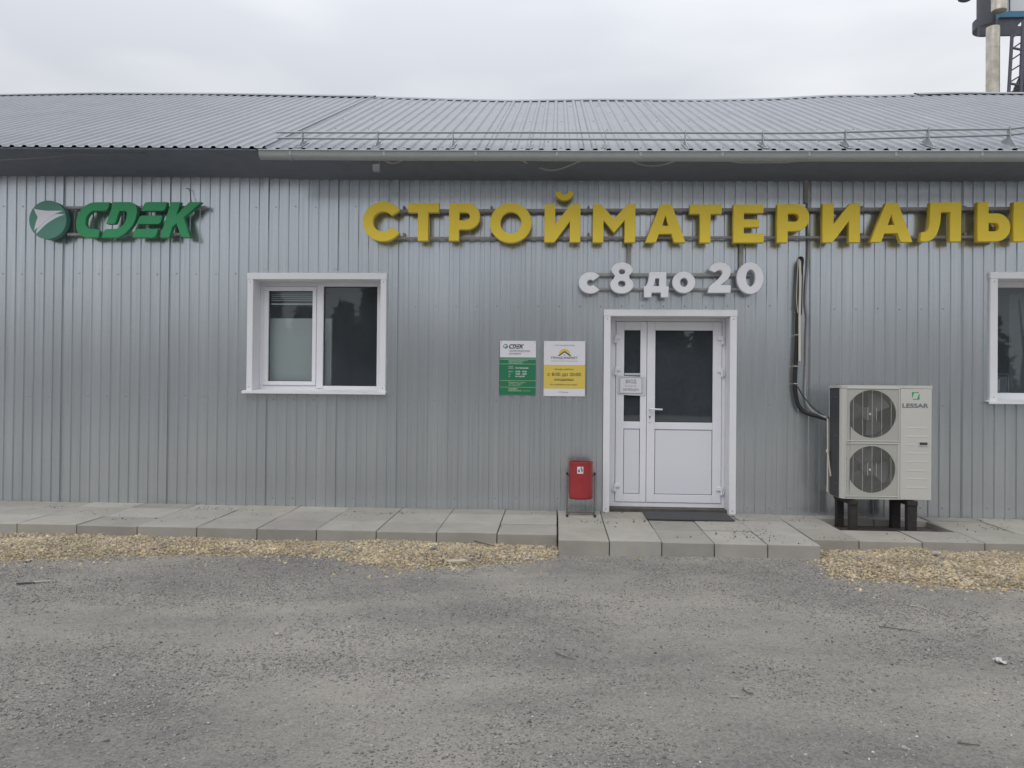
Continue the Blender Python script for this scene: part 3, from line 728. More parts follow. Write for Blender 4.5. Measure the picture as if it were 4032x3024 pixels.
# things seen through the windows
bd = MB(); q2 = lambda x, y: c6(x, y, .34)
bd.box(q2(330, 900).x, q2(1160, 900).x, .34, .38, .5, q2(800, 668).z, bev=.004); bd.box(q2(330, 900).x, q2(1160, 900).x-.02, .332, .34, .5, q2(800, 782).z, bev=.004)
solo('white_panel', bd, 'white_board', 'pale board standing close behind the glass inside the two-pane window', 'panel')
bl = thing('window_blind', 'raised pale slatted blind bunched at the top of the left pane', 'blind', (q(700, 360).x, .26, q(700, 520).z))
zb_, zt_ = c6(700, 512, .25).z, gl[3]+.03
for k in range(6):
    z = zb_+.045+(zt_-zb_-.045)*k/6; mb = MB(); mb.add([(gl[0]+.01, .236, z-.005), (gl[1]+.01, .236, z-.005), (gl[1]+.01, .256, z+.008), (gl[0]+.01, .256, z+.008)], [(0, 1, 2, 3)]); obj('slat', mb, 'blind_slat', bl)
mb = MB(); mb.box(gl[0]+.01, gl[1]+.01, .235, .257, zb_-.005, zb_+.012, bev=.003); obj('bottom_rail', mb, 'blind_slat', bl)
ct = MB(); x0c = cR(378, 450, .42).x; n = 40
for k in range(n+1):
    x = x0c+k*.03; yy = .42+.018*math.sin(k*1.3); ct.v += [(x, yy, 1.0), (x, yy, cR(400, 215, .42).z)]
for k in range(n): ct.f.append((2*k, 2*k+2, 2*k+3, 2*k+1)); ct.mi.append(0); ct.sm.append(True)
solo('curtain', ct, 'curtain', 'dull grey green curtain hanging behind the window glass at the right edge', 'curtain')
pf = thing('framed_card', 'small dark framed card propped in the corner behind the glass above the sill', 'framed card', cR(345, 755, .30))
u0_, u1_, v0_, v1_ = cR(312, 700, .30).x, cR(374, 700, .30).x, cR(345, 756, .30).z, cR(345, 653, .30).z
mb = MB(); ring(mb, u0_, u1_, v0_, v1_, u0_+.004, u1_-.004, v0_+.004, v1_-.004, .295, .305, bev=0); obj('frame', mb, 'sign_white', pf)
mb = MB(); mb.box(u0_+.003, u1_-.012, .300, .303, v0_+.003, v1_-.03); obj('card', mb, 'print_grey', pf)
mb = MB(); mb.box(u0_+.008, u0_+.03, .297, .2995, v0_+.012, v1_-.06); obj('picture', mb, 'pale_metal', pf)

# door
YD = .20
dr = thing('entrance_door', None, None, ((DR['x0']+DR['x1'])/2, 0, .16)); dr.parent = bld
a0, a1, b0, b1 = casing(dr, DR, False, .150)
k8 = lambda x, y: c8(x, y, YD)
zl0, zl1 = k8(750, 1446).z, k8(750, 205).z; xl0, xm, xl1 = k8(391, 800).x, k8(603, 800).x, k8(1117, 800).x
zf0 = k8(750, 1479).z
fb = MB(); ring(fb, a0, a1, zf0, b1, xl0-.004, xl1+.004, zl0-.004, zl1+.004, YD, YD+.065)
obj('frame', fb, 'white_pvc', dr)
mb = MB(); mb.box(a0, a1, .07, YD+.06, .10, zf0-.002, bev=.003); obj('threshold', mb, 'dark_strip', dr)
def leaf(X0, X1, gx0, gx1, gz0, gz1, pz0, pz1):
    y0, y1 = YD-.010, YD+.055
    mb = MB(); zm0, zm1 = pz1, gz0
    mb.box(X0, gx0, y0, y1, zl0, zl1, bev=.004); mb.box(gx1, X1, y0, y1, zl0, zl1, bev=.004)
    mb.box(gx0, gx1, y0+.0005, y1, gz1, zl1, bev=.004); mb.box(gx0, gx1, y0+.0005, y1, zm0, zm1, bev=.004); mb.box(gx0, gx1, y0+.0005, y1, zl0, pz0, bev=.004)
    lf = obj('leaf', mb, 'white_pvc', dr)
    mb = MB(); mb.add([(gx0, YD+.02, gz0), (gx1, YD+.02, gz0), (gx1, YD+.02, gz1), (gx0, YD+.02, gz1)], [(0, 1, 2, 3)]); obj('pane', mb, 'door_glass', lf)
    gk = MB(); ring(gk, gx0+.0005, gx1-.0005, gz0+.0005, gz1-.0005, gx0+.006, gx1-.006, gz0+.006, gz1-.006, YD+.006, YD+.019, bev=0); obj('gasket', gk, 'ac_dark', lf)
    mb = MB(); mb.box(gx0+.006, gx1-.006, YD-.002, YD+.03, pz0+.006, pz1-.006, bev=.003); obj('panel', mb, 'white_panel', lf)
    mb = MB(); mb.box(gx0, gx1, YD+.031, YD+.033, pz0, pz1); obj('gasket', mb, 'ac_dark', lf)
    return lf
lf1 = leaf(xl0, xm-.0025, k8(448, 600).x, k8(560, 600).x, k8(505, 890).z, k8(505, 262).z, k8(505, 1387).z, k8(505, 940).z)
lf2 = leaf(xm+.0025, xl1, k8(662, 600).x, k8(1058, 600).x, k8(860, 897).z, k8(860, 264).z, k8(860, 1393).z, k8(860, 946).z)
for lf, side, ys_ in ((lf1, -1, (297, 515, 1314)), (lf2, 1, (302, 522, 1328))):
    xs_ = xl0 if side < 0 else xl1
    for yy in ys_:
        zt_ = k8(400, yy).z; mb = MB(); s = -side
        mb.box(xs_, xs_+s*.052, YD-.026, YD-.010, zt_-.044, zt_-.003, bev=.004); mb.cyl((xs_-s*.004, YD-.026, zt_-.046), (xs_-s*.004, YD-.026, zt_), .013)
        mb.box(xs_-s*.035, xs_-s*.001, YD-.022, YD-.001, zt_-.088, zt_-.049, bev=.004); mb.cyl((xs_-s*.004, YD-.026, zt_-.09), (xs_-s*.004, YD-.026, zt_-.048), .013)
        obj('hinge', mb, 'white_pvc', lf)
hx = k8(625, 800).x
mb = MB(); mb.box(hx-.014, hx+.014, YD-.020, YD-.010, k8(625, 897).z, k8(625, 755).z, bev=.006)
mb.cyl((hx, YD-.06, k8(625, 803).z), (hx, YD-.019, k8(625, 803).z), .011); mb.tube([(hx-.012, YD-.06, k8(625, 803).z), (hx+.06, YD-.062, k8(625, 804).z), (hx+.135, YD-.055, k8(625, 806).z)], .0095, 10)
mb.cyl((hx, YD-.0225, k8(625, 856).z), (hx, YD-.019, k8(625, 856).z), .009, 12, 1); mb.box(hx-.004, hx+.004, YD-.0225, YD-.019, k8(625, 872).z, k8(625, 858).z, 1)
obj('handle', mb, ['white_pvc', 'print_dark'], lf2)

# taped notice on the narrow leaf
YN = YD-.014
k9 = lambda x, y: c8(x, y, YN)
nt_ = thing('taped_notice', 'wrinkled white notice forbidding entry taped across the narrow door pane', 'notice', k9(500, 700))
mb = MB(); x0, x1, z0, z1 = k9(404, 630).x, k9(600, 630).x, k9(500, 706).z, k9(500, 575).z
nn = 14
for i in range(nn+1):
    for j in range(nn+1):
        mb.v.append((x0+(x1-x0)*i/nn+random.uniform(-.002, .002), YN-random.uniform(0, .004), z0+(z1-z0)*j/nn-.012*i/nn+random.uniform(-.001, .001)))
for i in range(nn):
    for j in range(nn): a = i*(nn+1)+j; mb.f.append((a, a+nn+1, a+nn+2, a+1)); mb.mi.append(0); mb.sm.append(True)
film = obj('film', mb, 'tape_film', nt_)
def rrect(X0, X1, Z0, Z1, r):
    p = []
    for cx, cz, a in ((X1-r, Z1-r, 0), (X0+r, Z1-r, 90), (X0+r, Z0+r, 180), (X1-r, Z0+r, 270)): p += arc(cx, cz, r, r, a, a+90, 5)
    return p
X0, X1, Z0, Z1 = k9(418, 640).x, k9(573, 640).x, k9(500, 697).z, k9(500, 588).z
add_ = MB(); add_mesh(add_, extr_mesh([rrect(X0, X1, Z0, Z1, .012)], YN-.0065, YN-.005)); obj('card', add_, 'sign_white', nt_)
tm = MB(); add_mesh(tm, extr_mesh([rrect(X0+.001, X1-.001, Z0+.001, Z1-.001, .012), rrect(X0+.005, X1-.005, Z0+.005, Z1-.005, .009)], YN-.0075, YN-.0068))
for s, bx, b in (('ВХОД', (460, 602, 533, 632), .012), ('ЗАПРЕЩЕН', (442, 662, 550, 683), .006)):
    text(tm, s, k9(bx[0], 640).x, k9(bx[2], 640).x, k9(500, bx[3]).z, k9(500, bx[1]).z, YN-.0075, b)
obj('lettering', tm, 'print_grey', nt_)
tm = MB(); text(tm, 'БЕЗ МАСКИ', k9(458, 640).x, k9(534, 640).x, k9(500, 652).z, k9(500, 640).z, YN-.0075, -.005); obj('faded_lettering', tm, 'rail_steel', nt_)
mb = MB(); mb.box(k9(452, 560).x, k9(559, 560).x, YN+.002, YN+.004, k9(500, 572).z, k9(500, 557).z)
for k in range(6): xx = k9(462+k*17, 560).x; mb.box(xx, xx+.006, YN+.001, YN+.0018, k9(500, 566).z, k9(500, 563).z, 1)
obj('perforated_strip', mb, ['pale_metal', 'print_dark'], nt_)

# ================================================================== big yellow sign
YL, YLB = -.17, -.095
def C_(a=34, s=.246): return [arc(.5, .5, .5, .5, a, 360-a, 40)+arc(.5, .5, .5-s, .5-s, 360-a, a, 40)]
def Pp(W=.826):
    return [[(0, 0), (0, 1), (.476, 1)]+arc(W-.35, .6485, .35, .3515, 88, -88, 20)+[(.27, .297), (.27, 0)], [(.275, .541), (.275, .755), (.44, .755)]+arc(.44, .648, .115, .107, 88, -88, 12)+[(.44, .541)]]
def Oo(W=1.05): return [ell(W/2, .5, W/2, .5), ell(W/2, .5, W/2-.262, .275)]
II = [[(0, 1), (.285, 1), (.28, .464), (.69, 1), (.95, 1), (.95, 0), (.665, 0), (.672, .555), (.264, 0), (0, 0)]]
MM = [[(0, 0), (0, 1), (.21, 1), (.555, .62), (.9, 1), (1.11, 1), (1.11, 0), (.83, 0), (.83, .585), (.555, .25), (.28, .585), (.28, 0)]]
AA = [[(0, 0), (.39, 1), (.69, 1), (1.054, 0), (.76, 0), (.685, .225), (.36, .225), (.28, 0)], [(.44, .435), (.61, .435), (.53, .71)]]
TT = [[(0, 1), (.817, 1), (.817, .755), (.535, .755), (.535, 0), (.26, 0), (.26, .755), (0, .755)]]
EE = [[(0, 0), (0, 1), (.80, 1), (.80, .775), (.28, .775), (.28, .605), (.685, .605), (.685, .40), (.28, .40), (.28, .235), (.81, .235), (.81, 0)]]
Lp = [(1395, 1098), (1668, 1098), (1665, 1440), (1568, 1440), (1570, 1182), (1490, 1182), (1489, 1235), (1482, 1290), (1468, 1340), (1450, 1385), (1425, 1415), (1392, 1435), (1350, 1442), (1308, 1434), (1322, 1355), (1345, 1358), (1365, 1350), (1380, 1325), (1390, 1280), (1394, 1200)]
LL = [[(a, -b) for a, b in Lp]]
SS = [[(0, 0), (0, 1), (.283, 1), (.283, .71), (.48, .71)]+arc(.485, .355, .35, .355, 88, -88, 20)+[(.48, 0)], [(.283, .255), (.283, .47), (.44, .47)]+arc(.44, .3625, .11, .1075, 88, -88, 12)+[(.44, .255)]]
BAR = [[(0, 0), (0, 1), (.28, 1), (.28, 0)]]
BREVE = [arc(.5, 1, .5, .98, 180, 360, 24)+arc(.5, 1, .2, .34, 360, 180, 12)]
s2 = lambda o, x, y: (o[0]+x/2.212, o[1]+y/2.212)
O2, O3, O4 = (1000, 300), (2000, 300), (3032, 300)
big = [(C_(), O2, 948, 1268, 1092, 1437), (TT, O2, 1342, 1610, 1105, 1433), (Pp(), O2, 1698, 1968, 1105, 1432), (Oo(), O3, -157, 207, 1103, 1450),
       (II, O3, 318, 632, 1115, 1445), (MM, O3, 740, 1110, 1115, 1447), (AA, O3, 1197, 1548, 1115, 1447), (TT, O3, 1583, 1862, 1117, 1449), (EE, O3, 1964, 2230, 1116, 1448),
       (Pp(), O4, 63, 345, 1113, 1447), (II, O4, 458, 785, 1108, 1446), (AA, O4, 873, 1242, 1103, 1443), (LL, O4, 1308, 1668, 1098, 1441), (SS, O4, 1808, 2095, 1095, 1438), (BAR, O4, 2122, 2222, 1094, 1438)]
bs = thing('shop_sign', 'row of raised yellow capital letters on two steel rails high on the wall', 'sign', P(2750, 950, 0))
sx0, sx1 = P(1500, 900, YLB).x, P(4100, 900, YLB).x
def letter(par, shapes, O, x0, x1, y0, y1, m, yf, yb, sc_=2.212):
    cx, cy = (x0+x1)/2, (y0+y1)/2
    t = lambda a, b: P(O[0]+a/sc_, O[1]+b/sc_, yf)
    polys = fit(shapes, t(x0, cy).x, t(x1, cy).x, t(cx, y1).z, t(cx, y0).z)
    me = extr_mesh(polys, yf, yb, .003); return finish('letter', me, m, par)
blist = []
for sh_, O, x0, x1, y0, y1 in big[:-2]: blist.append(letter(bs, sh_, O, x0, x1, y0, y1, 'yellow_face', YL, YLB))
letter(blist[4], BREVE, O3, 412, 573, 1002, 1080, 'yellow_face', YL, YLB).name = 'breve'
soft = letter(bs, big[-2][0], *big[-2][1:], 'yellow_face', YL, YLB); letter(soft, big[-1][0], *big[-1][1:], 'yellow_face', YL, YLB).name = 'letter_stroke'
for a, b, hh in ((826, 827, .034), (934.5, 937, .024)):
    mb = MB(); zA = P(2600, a, YLB).z; mb.box(P(1540, 820, YLB).x, P(4250, 820, YLB).x, -.092, -.055, zA-hh/2, zA+hh/2, bev=.002); obj('rail', mb, 'rail_steel', bs)
for px in (1590, 1935, 2317, 2905, 3395, 3800):
    for py in (822, 928): p = P(px, py, -.05); mb = MB(); mb.box(p.x-.012, p.x+.012, -.0545, .006, p.z-.012, p.z+.03); obj('bracket', mb, 'rail_steel', bs)

# opening hours sign
H_ = lambda a, b, Y=-.15: P(2240+a/2.698, 1000+b/2.698, Y)
hs = thing('hours_sign', 'raised white lettering of the opening hours on rails above the entrance', 'sign', H_(1080, 460, 0))
eight = [arc(565, -167, 112, 78, -48, 228, 30)+arc(563, -328, 123, 92, 132, 408, 30), ell(564, -187, 34, 28, 24), ell(563, -316, 40, 34, 24)]
de = [[(855, -192), (1035, -192), (1035, -342), (1060, -342), (1058, -460), (978, -460), (978, -410), (880, -410), (877, -460), (800, -460), (802, -342), (822, -340), (840, -300), (850, -250)], [(920, -258), (960, -258), (962, -342), (895, -342), (910, -310)]]
two = [[(1485, -165), (1510, -125), (1545, -100), (1600, -88), (1660, -98), (1705, -130), (1722, -175), (1715, -225), (1690, -265), (1650, -300), (1610, -330), (1720, -332), (1720, -412), (1480, -412), (1485, -375), (1500, -340), (1540, -305), (1590, -265), (1620, -230), (1632, -205), (1628, -182), (1610, -170), (1590, -172), (1570, -180), (1550, -197)]]
for sh_, x0, x1, y0, y1 in ((C_(40, .35), 105, 325, 192, 420), (eight, 440, 686, 90, 420), (de, 800, 1060, 192, 460), ([ell(1221, -302, 121, 113), ell(1223, -302, 42, 47)], 1100, 1343, 188, 415), (two, 1480, 1722, 88, 412), ([ell(1926, -256, 141, 168), ell(1932, -255, 50, 90)], 1785, 2068, 88, 425)):
    letter(hs, sh_, (2240, 1000), x0, x1, y0, y1, 'white_letter', -.15, -.085, 2.698)
for yc, hh in ((221, .034), (374, .022)):
    mb = MB(); z = H_(1080, yc, -.08).z; mb.box(H_(180, yc, -.08).x, H_(1950, yc, -.08).x, -.083, -.05, z-hh/2, z+hh/2, bev=.002); obj('rail', mb, 'rail_steel', hs)
for x in (642, 1838):
    mb = MB(); a = H_(x, 100, -.07); mb.box(a.x-.022, a.x+.022, -.049, -.02, H_(x, 300, -.05).z, P(2600, 945, -.05).z, bev=.002); obj('hanger', mb, 'rail_steel', hs)

# green logo sign
K_ = lambda a, b, Y=-.15: P(280+a/4.096, 760+b/4.096, Y)
CP = [(618,148),(390,148),(310,160),(240,195),(180,240),(130,310),(95,390),(75,480),(80,560),(98,620),(150,680),(240,718),(438,718),(455,605),(400,578),(310,578),(265,560),(238,530),(228,480),(240,400),(275,340),(330,295),(380,285),(545,285),(578,265),(595,240)]
DP = [(680,145),(950,145),(1000,165),(1040,195),(1058,240),(1060,310),(1040,410),(1000,500),(950,570),(880,640),(800,695),(740,718),(490,718),(515,640),(535,600),(570,580),(730,578),(800,545),(850,500),(885,430),(897,350),(895,310),(880,288),(775,288),(735,420),(720,460),(700,490),(680,497),(565,497)]
E1 = [(1140,285),(1160,220),(1175,180),(1195,155),(1230,145),(1545,145),(1525,230),(1510,265),(1470,285)]
E2 = [(1062,500),(1085,420),(1105,380),(1140,363),(1470,363),(1445,460),(1425,490),(1390,500)]
E3 = [(992,716),(1010,640),(1030,595),(1070,578),(1400,578),(1375,670),(1350,705),(1310,718)]
KP = [(1608,145),(1765,145),(1690,365),(1905,145),(2100,145),(1815,390),(1920,718),(1820,718),(1780,705),(1765,680),(1695,490),(1630,545),(1580,718),(1432,718)]
gs = thing('logo_sign', 'raised green italic lettering with a round teal arrow emblem on rails', 'sign', K_(700, 720, 0))
def poly_at(pl, fn): return [(fn(a, b).x, fn(a, b).z) for a, b in pl]
for nm in (CP, DP, KP): finish('letter', extr_mesh([poly_at(nm, K_)], -.15, -.09, .002), 'green_face', gs)
finish('letter', extr_mesh([poly_at(E1, K_), poly_at(E2, K_), poly_at(E3, K_)], -.15, -.09, .002), 'green_face', gs)
J_ = lambda a, b, Y=-.15: P(100+a/6.144, 760+b/6.144, Y)
cc = J_(540, 647); rr = (J_(992, 647).x-J_(88, 647).x)/2
em = finish('emblem', extr_mesh([ell(cc.x, cc.z, rr, rr, 64)], -.15, -.075, .003), 'teal_face', gs)
AW = [(205,382),(290,400),(500,430),(905,430),(720,505),(600,590),(450,700),(340,800),(280,860),(280,830),(215,915),(225,830),(260,700),(300,580),(250,490)]
AB = [(720,505),(760,512),(650,570),(520,660),(400,770),(320,860),(268,930),(280,860),(340,800),(450,700),(600,590)]
AC_ = [(760,508),(870,508),(950,520),(820,565),(700,625),(600,685),(500,755),(420,830),(350,900),(262,985),(268,930),(320,860),(400,770),(520,660),(650,570)]
finish('arrow', extr_mesh([poly_at(AW, J_)], -.1515, -.1502), 'sign_white', em); finish('arrow', extr_mesh([poly_at(AC_, J_)], -.1515, -.1502), 'sign_white', em); finish('stripe', extr_mesh([poly_at(AB, J_)], -.1513, -.1502), 'pale_blue', em)
for yc in (232, 664):
    mb = MB(); z = K_(900, yc, -.08).z; mb.box(K_(-60, yc, -.08).x, K_(2170 if yc < 400 else 1760, yc, -.08).x, -.088, -.05, z-.014, z+.014, bev=.002)
    mb.box(K_(30, yc, -.06).x, K_(30, yc, -.06).x+.03, -.05, .006, z-.012, z+.012); mb.box(K_(1600, yc, -.06).x, K_(1600, yc, -.06).x+.03, -.05, .006, z-.012, z+.012); obj('rail', mb, 'rail_steel', gs)

# ================================================================== wall plaques
c7 = lambda a, b, Y=-.008: P(1900+a/4.916, 1300+b/4.916, Y)
def plaque(name, label, x0, x1, y0, y1, base):
    t = thing(name, label, 'sign', c7((x0+x1)/2, y1))
    cx, cy = (x0+x1)/2, (y0+y1)/2
    X0, X1, Z0, Z1 = c7(x0, cy).x, c7(x1, cy).x, c7(cx, y1).z, c7(cx, y0).z
    mb = MB(); mb.box(X0, X1, -.008, -.002, Z0, Z1, bev=.001); obj('plate', mb, base, t)
    fx = lambda a: X0+(a-x0)/(x1-x0)*(X1-X0); fz = lambda b: Z1-(b-y0)/(y1-y0)*(Z1-Z0)
    return t, fx, fz
def scr(t, fx, fz, pts, m='screw'):
    mb = MB()
    for a, b in pts: mb.dome((fx(a), -.0083, fz(b)), .0045)
    obj('screws', mb, m, t)
def band(t, nm, m, fx, fz, a0, a1, b0, b1, y=-.0088):
    mb = MB(); mb.box(fx(a0), fx(a1), y, -.0078, fz(b1), fz(b0)); return obj(nm, mb, m, t)
t, fx, fz = plaque('hours_plaque', 'white and green plaque of opening times beside a yellow and white one', 335, 1031, 206, 1254, 'sign_white')
band(t, 'green_field', 'sign_green', fx, fz, 335, 1031, 522, 1254)
for b, hgt, m in ((526, 9, 'sign_lime'), (548, 3, 'print_white'), (568, 4, 'print_white'), (655, 6, 'sign_lime'), (977, 6, 'sign_lime'), (1104, 6, 'sign_lime')): band(t, 'stripe', m, fx, fz, 335, 1031, b-hgt/2, b+hgt/2, -.0094)
dk = MB(); xf = lambda a: 508+(a-75)/(2100-75)*(803-508); yf_ = lambda b: 273+(b-145)/(718-145)*(358-273)
for pl in (CP, DP, E1, E2, E3, KP): add_mesh(dk, extr_mesh([[(fx(xf(a)), fz(yf_(b))) for a, b in pl]], -.0092, -.0082))
obj('logo_lettering', dk, 'print_dark', t)
tm = MB(); text(tm, 'логистические', fx(510), fx(915), fz(425), fz(385), -.0092, .0, .25); text(tm, 'решения', fx(510), fx(743), fz(482), fz(440), -.0092, .0, .25); obj('slogan', tm, 'print_grey', t)
emb = finish('emblem', extr_mesh([ell(fx(442), fz(313), fx(488)-fx(442), fx(488)-fx(442), 32)], -.0092, -.0082), 'teal_face', t)
ja = lambda a: fx(442+(a-540)/452*46); jb = lambda b: fz(313+(b-647)/452*46)
finish('arrow', extr_mesh([[(ja(a), jb(b)) for a, b in [(205,382),(500,430),(930,440),(760,520),(500,740),(265,960),(300,580)]]], -.0102, -.0093), 'print_white', emb)
tm = MB()
for s, a0, b0, a1, b1, bo in (('Индивидуальный предприниматель', 505, 577, 877, 598, 0), ('Серков Артемий Валерьевич', 505, 601, 803, 621, 0), ('ОГРНИП 322665800123456', 505, 627, 775, 646, 0), ('Режим', 505, 693, 592, 713, 0), ('работы:', 505, 724, 605, 750, 0), ('без перерыва', 640, 714, 885, 754, .02), ('пн-пт', 505, 790, 587, 814, 0), ('10.00 - 19.00', 642, 785, 853, 817, .02), ('сб', 505, 838, 540, 862, 0), ('10.00 - 16.00', 642, 832, 853, 864, .02), ('вс', 505, 884, 537, 904, 0), ('выходной', 640, 876, 815, 912, .02), ('Представительство в г. Дегтярск', 505, 1000, 837, 1023, 0), ('г. Дегтярск, ул. Калинина, 7', 505, 1031, 785, 1052, 0), ('Тел.: +7 (982) 76-333-37', 505, 1059, 733, 1080, 0), ('www.cdek.ru', 502, 1124, 680, 1147, .02)):
    tm = MB(); text(tm, s, fx(a0), fx(a1), fz(b1), fz(b0), -.0094, bo); obj('text_line', tm, 'print_white', t)
tm = MB(); text(tm, '8-800-250-04-05', fx(502), fx(757), fz(1186), fz(1159), -.0094, .01); text(tm, 'Звонок бесплатный', fx(780), fx(930), fz(1182), fz(1162), -.0094); obj('phone_lettering', tm, 'sign_lime', t)
scr(t, fx, fz, ((357, 238), (1011, 238), (345, 1067), (1010, 1077)))
t, fx, fz = plaque('hours_plaque', 'white plaque with a yellow band and house logo hung left of the entrance', 1186, 1985, 212, 1279, 'sign_white')
band(t, 'yellow_field', 'yellow_print', fx, fz, 1186, 1985, 672, 1133)
finish('sun_emblem', extr_mesh([[(fx(a), fz(b)) for a, b in [(1587+109*math.cos(R(k)), 469-109*math.sin(R(k))) for k in range(-8, 189, 7)]+[(1484, 478), (1587, 410), (1690, 478)]]], -.0090, -.0082), 'yellow_print', t)
hm = MB(); add_mesh(hm, extr_mesh([[(fx(a), fz(b)) for a, b in [(1452, 497), (1587, 402), (1722, 498), (1680, 498), (1587, 430), (1492, 497)]]], -.0094, -.0082))
for dx in (1570, 1587):
    for dy in (470, 480): hm.box(fx(dx), fx(dx+12), -.0092, -.0082, fz(dy+7), fz(dy))
obj('house_emblem', hm, 'print_dark', t)
tm = MB()
for s, a0, b0, a1, b1, bo in (('ГРАНД МАРКЕТ', 1328, 513, 1842, 566, .018), ('с 8:00 до 20:00', 1258, 822, 1905, 902, .012), ('ежедневно', 1392, 938, 1770, 994, .010), ('Режим работы:', 1398, 737, 1767, 782, .004), ('без перерывов и выходных', 1315, 1035, 1843, 1075, .004), ('«Строительные материалы • Пиломатериалы «Дома»', 1328, 588, 1843, 608, 0)):
    tm = MB(); text(tm, s, fx(a0), fx(a1), fz(b1), fz(b0), -.0094, bo); obj('text_line', tm, 'print_dark', t)
tm = MB(); text(tm, 'ООО «Гранд Маркет Трейд»', fx(1393), fx(1783), fz(309), fz(279), -.0092); obj('text_line', tm, 'print_grey', t)
tm = MB(); text(tm, 'ИП Бекиров', fx(1487), fx(1662), fz(1219), fz(1188), -.0092); obj('text_line', tm, 'print_grey', t)
scr(t, fx, fz, ((1214, 240), (1970, 240), (1200, 1250), (1962, 1260)), 'pale_metal')

# ================================================================== red litter bin
B_ = lambda a, b, Y: P(2200+a/5.925, 1780+b/5.925, Y)
BY = -.23; bx = B_(515, 700, BY).x; br = (B_(797, 700, BY-.0).x-B_(230, 700, BY).x)/2*.985
bt, bb = B_(515, 218, BY).z, B_(515, 1095, BY).z
lb = thing('litter_bin', 'red cylindrical litter bin hung in a grey steel frame beside the entrance', 'bin', (bx, BY, zp(BY)))
mb = MB(); n = 40; prof = [(0, bb+.012), (br*.93, bb+.008), (br*.985, bb+.014), (br, bb+.03), (br, bb+.034), (br*.995, bb+.04), (br*.995, bt-.03), (br*1.005, bt-.012), (br*1.012, bt-.004), (br*1.005, bt+.001), (br*.985, bt-.004)]
vs_ = []
for r_, z in prof: vs_ += [(bx+r_*math.cos(2*math.pi*k/n), BY+r_*math.sin(2*math.pi*k/n), z) for k in range(n)]
mb.add(vs_, [(j*n+k, j*n+(k+1) % n, (j+1)*n+(k+1) % n, (j+1)*n+k) for j in range(len(prof)-1) for k in range(n)], 0, True)
drum = obj('drum', mb, 'bin_red', lb, fixn=False)
mb = MB(); pr2 = [(br*.985, bt-.004), (br*.975, bb+.02), (0, bb+.02)]; vs_ = []
for r_, z in pr2: vs_ += [(bx+r_*math.cos(2*math.pi*k/n), BY+r_*math.sin(2*math.pi*k/n), z) for k in range(n)]
mb.add(vs_, [(j*n+k, j*n+(k+1) % n, (j+1)*n+(k+1) % n, (j+1)*n+k) for j in range(2) for k in range(n)], 0, True); obj('lining', mb, 'bin_inside', drum)
zf = zp(BY)
for s in (-1, 1):
    px_ = B_(197 if s < 0 else 833, 900, BY).x
    mb = MB(); mb.box(px_-.008, px_+.008, BY-.012, BY+.012, zf+.02, B_(200, 455, BY).z, bev=.002); obj('post', mb, 'bin_frame', lb)
    mb = MB(); z = B_(200, 500, BY).z; mb.box(px_-.011, px_+.011, BY-.016, BY+.016, z-.014, z+.014, bev=.002); mb.cyl((px_, BY, z-.02), (bx+s*br*.98, BY, z-.02), .006); obj('pivot', mb, 'rust_steel', lb)
    mb = MB(); mb.box(px_-.010, px_+.010, BY-.12, BY+.12, zf+.001, zf+.021, bev=.002); ft = obj('foot', mb, 'bin_frame', lb)
    mb = MB(); mb.box(px_-.013, px_+.013, BY-.132, BY-.1205, zf-.001, zf+.024, bev=.002); obj('end_cap', mb, 'black_rubber', ft)
pa, pb = B_(197, 900, BY).x, B_(833, 900, BY).x
mb = MB(); mb.box(pa+.0085, pb-.0085, BY-.010, BY+.010, zf+.022, zf+.040, bev=.002); obj('crossbar', mb, 'bin_frame', lb)
st = lambda a, b: B_(a, b, BY-br)
def wrap(mb, fx_):  # bend flat sticker shapes round the drum
    for i, (x, y, z) in enumerate(mb.v):
        a = (x-bx)/br; mb.v[i] = (bx+(br+fx_)*math.sin(a), BY-(br+fx_)*math.cos(a), z)
def grid(X0, X1, Z0, Z1, n=8):
    m = MB()
    for i in range(n+1): m.v += [(X0+(X1-X0)*i/n, 0, Z0), (X0+(X1-X0)*i/n, 0, Z1)]
    for i in range(n): m.f.append((2*i, 2*i+2, 2*i+3, 2*i+1)); m.mi.append(0); m.sm.append(False)
    return m
m = grid(st(436, 0).x, st(576, 0).x, st(0, 497).z, st(0, 336).z); wrap(m, .0015); stk = obj('sticker', m, 'sign_white', drum)
m = MB()
for pl in ([(530+14*math.cos(k*.7), 366+14*math.sin(k*.7)) for k in range(9)], [(490, 378), (520, 384), (548, 388), (557, 408), (556, 440), (553, 474), (543, 474), (540, 445), (535, 445), (527, 474), (518, 474), (527, 440), (528, 402), (490, 385)],
           [(452, 418), (495, 418), (489, 474), (456, 474)], [(455, 405), (470, 392), (474, 398), (462, 408)], [(476, 394), (497, 392), (490, 404), (484, 404)]):
    m.add([(st(a, b).x, 0, st(a, b).z) for a, b in pl], [tuple(range(len(pl)))])
wrap(m, .0025); obj('pictogram', m, 'print_dark', stk)

# ================================================================== door mat
M4 = [G(2100+a/1.843, 1900+b/1.843, .168) for a, b in ((787, 203), (1385, 203), (1430, 268), (822, 263))]
mz = lambda y: zp(y)+.004
mb = MB(); x0, x1 = (M4[0].x+M4[3].x)/2, (M4[1].x+M4[2].x)/2; y0, y1 = M4[3].y, min(-.02, M4[0].y)
k = len(mb.v); mb.box(x0, x1, y0, y1, 0, .014, bev=.004); mb.v = [(x, y, z+mz(y)) for x, y, z in mb.v]
solo('door_mat', mb, 'mat_rubber', 'dark grey rubber mat lying on the slabs before the door', 'doormat')

